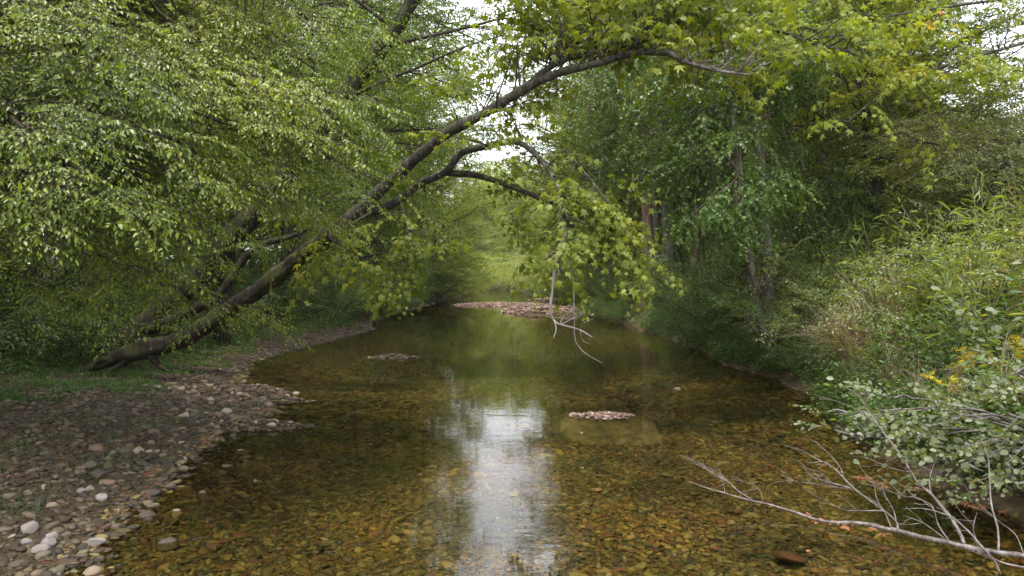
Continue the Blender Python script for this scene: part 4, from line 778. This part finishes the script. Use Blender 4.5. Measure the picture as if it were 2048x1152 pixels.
# leaf litter / low herbs in the woods as one mass
def herbs(name, label, pts, seed, leafm, ll=.05, hh=.25):
    g = rng_(seed); b = Buf(); pts = np.asarray(pts); z = H(pts[:, 0], pts[:, 1]); q = 12
    P = np.repeat(np.column_stack([pts, z]), q, 0); n = len(P); P = P + g.normal(0, 1, (n, 3)) * [.14, .14, 0]; P[:, 2] += g.random(n) * hh
    leaves(b, P, g.standard_normal((n, 3)) * [1, 1, .3], np.array([0, 0, 1.]) + .4 * g.standard_normal((n, 3)), ll * g.uniform(.6, 1.4, n), .55, 'oval', 0)
    o = b.build(name, [M[leafm]]); tag(o, label, 'ground cover', None, 'stuff')
herbs('ground_cover', 'low leafy ground cover under the trees of the left bank', inpoly(11000, lambda x, y: (XL(y) - x > .5 + 2.6 * (y < 14)), g, (-24, -4.5), (11, 42)), 610, 'shrub')
herbs('ground_cover', 'low leafy ground cover spilling down the right bank', inpoly(17000, lambda x, y: (H(x, y) > .03) & (x > 0), g, (3.2, 20), (4.5, 42)), 611, 'shrub', hh=.32)

# ------------------------------------------------------------------ stones
def ico(sub):
    t = (1 + 5 ** .5) / 2; V = [(-1, t, 0), (1, t, 0), (-1, -t, 0), (1, -t, 0), (0, -1, t), (0, 1, t), (0, -1, -t), (0, 1, -t), (t, 0, -1), (t, 0, 1), (-t, 0, -1), (-t, 0, 1)]
    F_ = [(0, 11, 5), (0, 5, 1), (0, 1, 7), (0, 7, 10), (0, 10, 11), (1, 5, 9), (5, 11, 4), (11, 10, 2), (10, 7, 6), (7, 1, 8), (3, 9, 4), (3, 4, 2), (3, 2, 6), (3, 6, 8), (3, 8, 9), (4, 9, 5), (2, 4, 11), (6, 2, 10), (8, 6, 7), (9, 8, 1)]
    V = [np.array(v) / np.linalg.norm(v) for v in V]
    for _ in range(sub):
        c = {}; nf = []
        def mid(a, b_):
            k = (min(a, b_), max(a, b_))
            if k not in c: v = V[a] + V[b_]; V.append(v / np.linalg.norm(v)); c[k] = len(V) - 1
            return c[k]
        for (a, b_, d) in F_: x, y, z = mid(a, b_), mid(b_, d), mid(d, a); nf += [(a, x, z), (b_, y, x), (d, z, y), (x, y, z)]
        F_ = nf
    return np.array(V), np.array(F_)
def rock(seed, sub, flat=.5, cut=5, rough=.08):
    g = rng_(seed); V, F_ = ico(sub); V = V.copy()
    for _ in range(cut):    # knock facets off the ball
        d = norm(g.standard_normal(3)); c = g.uniform(.45, .82); s = V @ d; V = V - np.maximum(s - c, 0)[:, None] * d * .85
    V += rough * np.sin(V @ (g.standard_normal((3, 3)) * 2.3) + g.random(3) * 6); V *= [1, g.uniform(.65, .95), flat * g.uniform(.8, 1.2)]; return V, F_
gg = rng_(700)
def stone_mass(name, label, pts, sizes, m, seed, sub=1, flat=.45, sink=.25, kind='stuff', cat='gravel'):
    g = rng_(seed); b = Buf(); n = len(pts); z = H(pts[:, 0], pts[:, 1]); T_ = [rock(seed + i, sub, flat) for i in range(7)]; ch = g.integers(0, 7, n)
    a = g.random(n) * 6.28; A_ = yaw_m(a, .22 * g.standard_normal(n), .22 * g.standard_normal(n), sizes)
    for k in range(7):
        s = ch == k; b.stamp((T_[k][0], np.zeros((0, 4), int), T_[k][1], np.zeros(0, int), np.zeros(len(T_[k][1]), int)), A_[s], np.column_stack([pts[s], z[s] + sizes[s] * sink * .6]))
    tag(b.build(name, [M[m]]), label, cat, None, kind)
def bar_edge(y): return np.interp(y, [4, 7, 9, 11, 12.5, 14, 30], [4.5, 3.3, 2.5, 1.5, 1.3, .7, .45])
onbar = lambda x, y: (H(x, y) > -.03) & (XL(y) - x < bar_edge(y) + .5 + vnoise(x * 1.5, y * 1.5)) & (x < 0)
# bed pebbles under the water
pts = inpoly(36000, lambda x, y: (H(x, y) < .01) & (np.abs(x) < .75 * y + .3), gg, (-4.5, 5), (3.9, 9)); sz = np.exp(gg.normal(math.log(.0165), .5, len(pts))).clip(.008, .07); stone_mass('pebbles', 'ochre and brown pebbles covering the creek bed under shallow water', pts, sz, 'bedstone', 710, 1, .4, .2)
pts = inpoly(22000, lambda x, y: (H(x, y) < .01), gg, (-5.5, 5), (9, 17)); sz = np.exp(gg.normal(math.log(.03), .45, len(pts))).clip(.015, .1); stone_mass('pebbles', 'olive brown pebbles on the creek bed farther out', pts, sz, 'bedstone', 711, 1, .35, .2)
pts = inpoly(420, lambda x, y: (H(x, y) < -.05) & (np.abs(x) < .75 * y + .3), gg, (-4.5, 5), (3.9, 13)); sz = np.exp(gg.normal(math.log(.075), .3, len(pts))).clip(.05, .14)
tag_mass = stone_mass('pebbles', 'larger dark cobbles half sunk among the bed pebbles', pts, sz, 'bedstone', 716, 2, .3, -.3)
def litter(name, label, pts, seed, lo=.025, hi=.055):
    g = rng_(seed); b = Buf(); n = len(pts); z = H(pts[:, 0], pts[:, 1]) + .018; leaves(b, np.column_stack([pts, z]), g.standard_normal((n, 3)) * [1, 1, .15], np.array([0, 0, 1.]) + .35 * g.standard_normal((n, 3)), g.uniform(lo, hi, n), .6, 'oval', 0)
    tag(b.build(name, [M['dead']]), label, 'leaf litter', None, 'stuff')
# gravel of the bar
pts = inpoly(15000, onbar, gg, (-9, -1.8), (3.9, 14)); sz = np.exp(gg.normal(math.log(.024), .5, len(pts))).clip(.01, .06); stone_mass('gravel', 'brown and grey gravel of the left bar', pts, sz, 'gravel', 712, 1)
pts = inpoly(9000, lambda x, y: (H(x, y) > -.02) & (x > XL(y)) & (x < XR(y)), gg, (-6, 5), (36, 72)); sz = gg.uniform(.03, .09, len(pts)); stone_mass('gravel', 'pinkish gravel bar crossing the creek upstream', pts, sz, 'gravelpale', 713, 1)
pts = inpoly(2600, lambda x, y: (H(x, y) > -.04) & (XL(y) - x < .4), gg, (-7.5, -1.8), (14, 30)); sz = gg.uniform(.02, .055, len(pts)); stone_mass('gravel', 'dark gravel edge along the grassy left bank', pts, sz, 'gravel', 714, 1)
litter('leaf_litter', 'brown leaf litter caught among the stones of the left bar', inpoly(1500, lambda x, y: (H(x, y) > .05) & (x < 0) & (x > -9), gg, (-9, -2), (4, 20)), 717)
litter('leaf_litter', 'brown leaf litter sunk on the creek bed', inpoly(420, lambda x, y: (H(x, y) < -.02) & (np.abs(x) < .75 * y), gg, (-4.5, 5), (4, 14)), 718, .03, .075)
litter('leaf_litter', 'brown leaf litter on the floor of the left wood', inpoly(5000, lambda x, y: (XL(y) - x > .3) & (x > -20), gg, (-20, -4), (11, 34)), 719, .04, .08)
# individual stones, the larger ones on the bar
protoR = []
for i in range(10):
    V, F_ = rock(730 + i, 3, .6, 8, .03); q = Buf(); q.add(V, None, F_); protoR.append(q.mesh('river_stone', [M['stone']]))
pts = np.vstack([inpoly(205, lambda x, y: (H(x, y) > -.07) & (H(x, y) < .09) & (XL(y) - x > -1.2) & (XL(y) - x < 1.3) & (np.abs(x) < .72 * y), gg, (-7, -1.8), (4.2, 12.6)),
                 inpoly(80, lambda x, y: (H(x, y) > -.03) & ((((x + 4.0) / 1.3) ** 2 + (y - 11.6) ** 2 < 1.2) | (((x + 3) / .8) ** 2 + ((y - 9.05) / .35) ** 2 < 1.2) | (((x + 2.75) / .55) ** 2 + ((y - 12.3) / .7) ** 2 < 1)), gg, (-6, -1.8), (8, 13.5))])
rep = {}
def place_stone(me, x, y, s, z=None, rz=None, label='rounded river stone lying loose on the left gravel bar', group='larger stones on the left gravel bar', name='river_stone', cat='stone', mt=None, sc=(1, 1, 1)):
    o = link(bpy.data.objects.new(name, me)); o.location = (float(x), float(y), float(Hs(x, y) + s * .2 if z is None else z)); o.rotation_euler = (gg.normal() * .15, gg.normal() * .15, gg.random() * 6.28 if rz is None else rz); o.scale = (s * sc[0], s * sc[1], s * sc[2]); return tag(o, label, cat, group)
for i, (x, y) in enumerate(pts[:285]): place_stone(protoR[i % 10], x, y, float(np.exp(gg.normal(math.log(.05), .34)).clip(.028, .085)) * (1 if y > 5.5 else 1.05))
q = Buf(); V, F_ = rock(762, 3, .7, 7, .04); q.add(V, None, F_); pm = q.mesh('cobble', [M['pale']])
def wz(xx, yy, z=0): Y = (CAMH - z) * FPX / (yy - HOR); return (xx - 1024) / FPX * Y, Y
for (xx, yy, s, lab) in [(57, 1058, .075, 'large white angular cobble, topmost of the pale group at the bottom left'), (102, 1068, .055, 'white round cobble at the upper right of the pale group'), (50, 1080, .05, 'white round cobble at the left of the pale group'),
                         (97, 1078, .062, 'white cobble resting behind the white oval one'), (82, 1090, .06, 'white oval cobble, lowest of the pale group at the bottom left'), (204, 990, .06, 'pale angular cobble beside the shallows'), (165, 982, .045, 'small pale cobble among brown stones near the waterline')]:
    x, y = wz(xx, yy, .06); place_stone(pm, x, y, s, label=lab, group=None, name='cobble', z=Hs(x, y) + s * .35)
x, y = wz(185, 1082, .03); q = Buf(); V, F_ = rock(765, 3, .25, 4, .04); q.add(V, None, F_); fm = q.mesh('flat_stone', [M['pale']]); place_stone(fm, x, y, .1, label='long flat pale stone lying in the shallows', group=None, name='flat_stone', z=.02, rz=.1, sc=(1, .6, 1))
q = Buf(); V, F_ = rock(768, 3, .3, 6, .05); q.add(V, None, F_); sunk = q.mesh('river_stone', [M['bedstone']])
x, y = wz(1355, 778, .0); place_stone(protoR[3], x, y, .075, z=-.01, label='lone brown stone breaking the water on the right side', group=None)
for (xx, yy, s, lab) in [(512, 963, .035, 'small pinkish stone just breaking the surface left of centre'), (1575, 1066, .13, 'sunken brown rock under the tip of the bleached branch')]:
    x, y = wz(xx, yy, 0); place_stone(protoR[5] if s < .1 else sunk, x, y, s, z=(.0 if s < .1 else -.17), label=lab, group=None)
# slab
q = Buf(); g = rng_(770); V, F_ = rock(771, 4, .5, 0, .0)
V = V / (np.abs(V) ** 3.2).sum(1, keepdims=True) ** (1 / 3.2); V = V * [.62, .42, .1]; V[:, 2] += .05 * vnoise(V[:, 0] * 8, V[:, 1] * 11) + .03 * vnoise(V[:, 0] * 27, V[:, 1] * 27) - .012 + V[:, 1] * .3; V[:, 0] += V[:, 1] * -.2
V[:, 0] += .06 * vnoise(V[:, 1] * 5, V[:, 2] * 5 + V[:, 0] * 3)
q.add(V, None, F_); sb = link(bpy.data.objects.new('slab_rock', q.mesh('slab_rock', [M['slab']]))); x, y = wz(1205, 836); sb.location = (x + .08, y - .1, -.158); tag(sb, 'flat rock slab with only its back edge above water, right of the sky reflection', 'rock')

q = Buf(); g = rng_(772); T_ = [rock(780 + i, 1, .5) for i in range(5)]; sl_ = sb.location
for k in range(330):
    u_ = g.uniform(-.5, .36); hh_ = max(0, 1 - ((u_ + .07) / .43) ** 2); dy_ = g.normal() * .075 * (.35 + hh_); px_, py_ = sl_[0] + u_, sl_[1] + .27 + dy_; V, F_ = T_[k % 5]; s_ = g.uniform(.012, .034) * (1.3 - abs(u_)); q.add(V @ yaw_m(np.array([g.random() * 6]), np.zeros(1), np.zeros(1), np.array([s_]))[0].T + [px_, py_, -.012 + .05 * hh_ * max(0, 1 - abs(dy_) / .14) + g.random() * .01], None, F_)
tag(q.build('gravel', [M['gravelpale']]), 'pinkish gravel heaped on the crest of the flat rock slab', 'gravel', None, 'stuff')
# ------------------------------------------------------------------ fallen bleached branch at lower right
FB = empty('fallen_branch'); tag(FB, 'bleached bare branch lying in the water at the bottom right', 'branch'); g = rng_(800)
def uv(u, v, z=None, Y=None):
    x_, y_ = 1300 + u / 2.738, 740 + v / 2.738
    if Y is None: Y = (CAMH - z) * FPX / (y_ - HOR)
    return px(x_, y_, Y)
mainp = [(2200, 1035), (2048, 1015), (1920, 1000), (1850, 990), (1720, 965), (1640, 945), (1540, 925), (1450, 905), (1360, 880), (1280, 865), (1200, 845), (1100, 835), (1000, 833), (900, 815), (800, 780), (720, 755), (630, 730), (560, 715), (480, 695), (400, 670), (340, 655), (205, 608)]
zz = np.interp(np.arange(len(mainp)), [0, 8, 13, 21], [.12, .07, .03, .16]); MP = spline([uv(u, v, z) for (u, v), z in zip(mainp, zz)], 90)
b = Buf(); b.add(*tube(MP, np.interp(np.linspace(0, 1, 90), [0, .35, .6, 1], [.017, .014, .009, .0025]), 8, .12, g)); b.build('main_stem', [M['bleached']], FB)
def mainY(u):
    us = np.array([m[0] for m in mainp])[::-1]; Ys = np.array([uv(m[0], m[1], z)[1] for m, z in zip(mainp, zz)])[::-1]; return float(np.interp(u, us, Ys))
twigs = [([(620, 725), (600, 660), (545, 620), (455, 600)], .004, 0), ([(560, 710), (480, 660), (440, 620), (390, 590), (340, 560), (250, 510), (235, 495)], .005, .2), ([(410, 670), (400, 620), (345, 515)], .003, .1), ([(350, 560), (300, 530), (290, 495)], .002, .3),
 ([(500, 680), (430, 610), (380, 560)], .003, .1), ([(1355, 880), (1350, 830), (1280, 770), (1200, 710), (1120, 650), (1060, 590), (1000, 530), (900, 480), (830, 440), (735, 415)], .009, .5), ([(1060, 590), (1040, 530), (980, 460), (900, 385)], .004, .6),
 ([(1120, 650), (1000, 620), (880, 580), (835, 515)], .004, .3), ([(1320, 860), (1290, 790), (1240, 700), (1230, 610)], .005, .2), ([(1540, 680), (1530, 600), (1560, 500)], .005, .4),
 ([(1920, 1128), (1880, 1040), (1800, 950), (1740, 880), (1640, 800), (1500, 760), (1380, 760)], .009, .1), ([(1790, 940), (1770, 870), (1790, 780)], .005, .1), ([(1910, 1000), (1905, 870), (1870, 740), (1860, 600), (1850, 480), (1800, 340)], .008, .4),
 ([(1640, 940), (1580, 850), (1540, 740), (1430, 690)], .005, .3), ([(1610, 920), (1500, 840), (1400, 800)], .004, .2), ([(1280, 770), (1140, 770), (1060, 765), (960, 715)], .004, .2), ([(2200, 1110), (2048, 1080), (1950, 1060), (1880, 1030), (1800, 970)], .012, 0),
 ([(1720, 950), (1690, 880), (1640, 800), (1590, 740), (1540, 680), (1470, 620), (1430, 560), (1380, 480), (1300, 370), (1240, 290), (1180, 200), (1130, 130), (1020, 70)], .012, 1.4),
 ([(1430, 560), (1330, 540), (1180, 480), (1080, 470)], .004, 1), ([(1300, 370), (1180, 370), (1060, 400)], .004, 1.2), ([(1240, 290), (1120, 210), (910, 135)], .004, 1.4), ([(1640, 800), (1560, 770), (1470, 700), (1380, 690), (1260, 640)], .004, .5),
 ([(1000, 620), (930, 560), (850, 540)], .002, .4), ([(1350, 830), (1330, 760), (1290, 690), (1260, 610)], .004, .2), ([(880, 620), (800, 610), (700, 565)], .003, .2), ([(1120, 650), (1000, 640), (880, 620)], .003, .2), ([(2048, 1010), (2000, 900), (1900, 820), (1760, 700)], .004, .5)]
TWP = []
for pts_, r_, dd in twigs:
    Y0 = mainY(pts_[0][0]); n = len(pts_); P = spline([uv(u, v, Y=Y0 + dd * i / (n - 1)) for i, (u, v) in enumerate(pts_)], n * 4); P[:, 2] = np.maximum(P[:, 2], -.05); TWP.append(P)
    b = Buf(); b.add(*tube(P, taper(len(P), r_, .0014), 5, .1, g))
    for _ in range(3):
        u = g.uniform(.3, .9); q = limb_path(at(P, u), g.uniform(1.8, 4.2), g.uniform(-.1, .9), g.uniform(.08, .22), g, n=5, wob=.15); b.add(*tube(q, taper(5, .0022, .001), 4))
    b.build('twig', [M['bleached']], FB)
# leafy shrub leaning over it
SB = empty('silvery_shrub'); tag(SB, 'shrub with rounded silvery green leaves leaning over the water at the right edge', 'shrub'); w = Buf(); l = Buf(); g = rng_(810)
base = np.array([4.3, 5.6, Hs(4.3, 5.6)])
for (u, v, Y) in [(1100, 130, 6.3), (1200, 250, 6.1), (1350, 400, 6.0), (1100, 360, 6.4), (1450, 330, 5.7), (1600, 430, 5.6), (1700, 520, 5.4), (1750, 620, 5.2), (1600, 560, 5.6), (1850, 380, 5.2), (1950, 520, 5.0), (1980, 250, 5.1), (1880, 650, 5.1), (2040, 120, 5.0), (1450, 560, 5.7), (1300, 270, 6.1), (1990, 0, 5.2), (1000, 240, 6.4), (2040, 640, 4.9), (1900, 120, 5.4)]:
    e = uv(u, v, Y=Y); m = base * .5 + e * .5 + np.array([0, 0, .12]) + .05 * g.standard_normal(3); P = spline([base, m, e], 12); w.add(*tube(P, taper(12, .012, .003), 5, .08, g)); along(l, P, 'grey', 5, g, .45, 1, down=.1, spread=.7, olen=.16, wood=w, sc=(.55, .95))
w.build('stems', [M['bleached']], SB); l.build('foliage', [M['twig'], M['grey']], SB)

# ------------------------------------------------------------------ fallen leaves and foam line
def dead_leaf(x, y, z, s, label, group, shape='maple', m='dead', name='fallen_leaf'):
    q = Buf(); g = gg; leaves(q, np.array([[-.5 * s, 0, 0]]), np.array([[1., 0, .05]]), np.array([[.1 * g.normal(), .2 * g.normal(), 1]]), s, 1 if shape == 'maple' else .6, shape, 0)
    o = q.build(name, [M[m]]); o.location = (float(x), float(y), float(z)); o.rotation_euler = (0, 0, gg.random() * 6.28); return tag(o, label, 'leaf', group)
lines = [[(1110, 590), (1200, 598), (1300, 640), (1400, 650), (1500, 665)], [(1625, 725), (1720, 740), (1800, 755), (1900, 770), (2040, 795)], [(885, 815), (930, 830), (1000, 845), (1110, 870)], [(1240, 890), (1310, 905)]]
for li, ln in enumerate(lines):
    pl = np.array([uv(u, v, 0) for u, v in ln]); n = (16, 20, 9, 4)[li]
    for k in range(n):
        p = at(pl, gg.random()) + gg.normal(0, 1, 3) * [.03, .05, 0]; dead_leaf(p[0], p[1], .008 + gg.random() * .012, gg.uniform(.05, .1), 'rust and cream dead leaf in the drift caught by the fallen branch', 'dead leaves caught by the fallen branch')
for k in range(46):
    y = gg.uniform(4.5, 20); x = gg.uniform(-.25, .4) * y
    if H(x, y) < -.03 and x < XR(y): dead_leaf(x, y, .005, gg.uniform(.03, .06), 'small dead leaf floating alone on open water', 'dead leaves floating on the creek', 'oval')
x, y = wz(388, 1083); q = Buf()
for i in range(3): leaves(q, np.array([[-.05 + i * .02, .01 * i, .004]]), np.array([[1., .2 * i - .1, .1]]), np.array([[0, .3, 1.]]), .08, .3, 'oval', 0)
wl = q.build('pale_leaf', [M['bleached']]); wl.location = (x, y, .006); tag(wl, 'curled white scrap of dead leaf floating in the left shallows', 'leaf')
hz = Buf(); x0, x1, y0, y1, z0, z1 = -70, 70, -12, 175, -1.6, 32
hz.add([(x0, y0, z0), (x1, y0, z0), (x1, y1, z0), (x0, y1, z0), (x0, y0, z1), (x1, y0, z1), (x1, y1, z1), (x0, y1, z1)], [(3, 2, 1, 0), (4, 5, 6, 7), (0, 1, 5, 4), (1, 2, 6, 5), (2, 3, 7, 6), (3, 0, 4, 7)])
m_, n_, o_ = mat('air'); v_ = N(n_, 'ShaderNodeVolumePrincipled'); v_.inputs['Density'].default_value = .00025; v_.inputs['Color'].default_value = (.9, .93, .95, 1); v_.inputs['Anisotropy'].default_value = .2; n_.links.new(v_.outputs[0], o_.inputs[1])
tag(hz.build('haze', [m_], smooth=False), 'thin pale haze in the air above the creek', 'haze', None, 'stuff')
print('shrubs', cnt, 'objects', len(bpy.data.objects), 'tris', sum(len(m.polygons) for m in bpy.data.meshes))
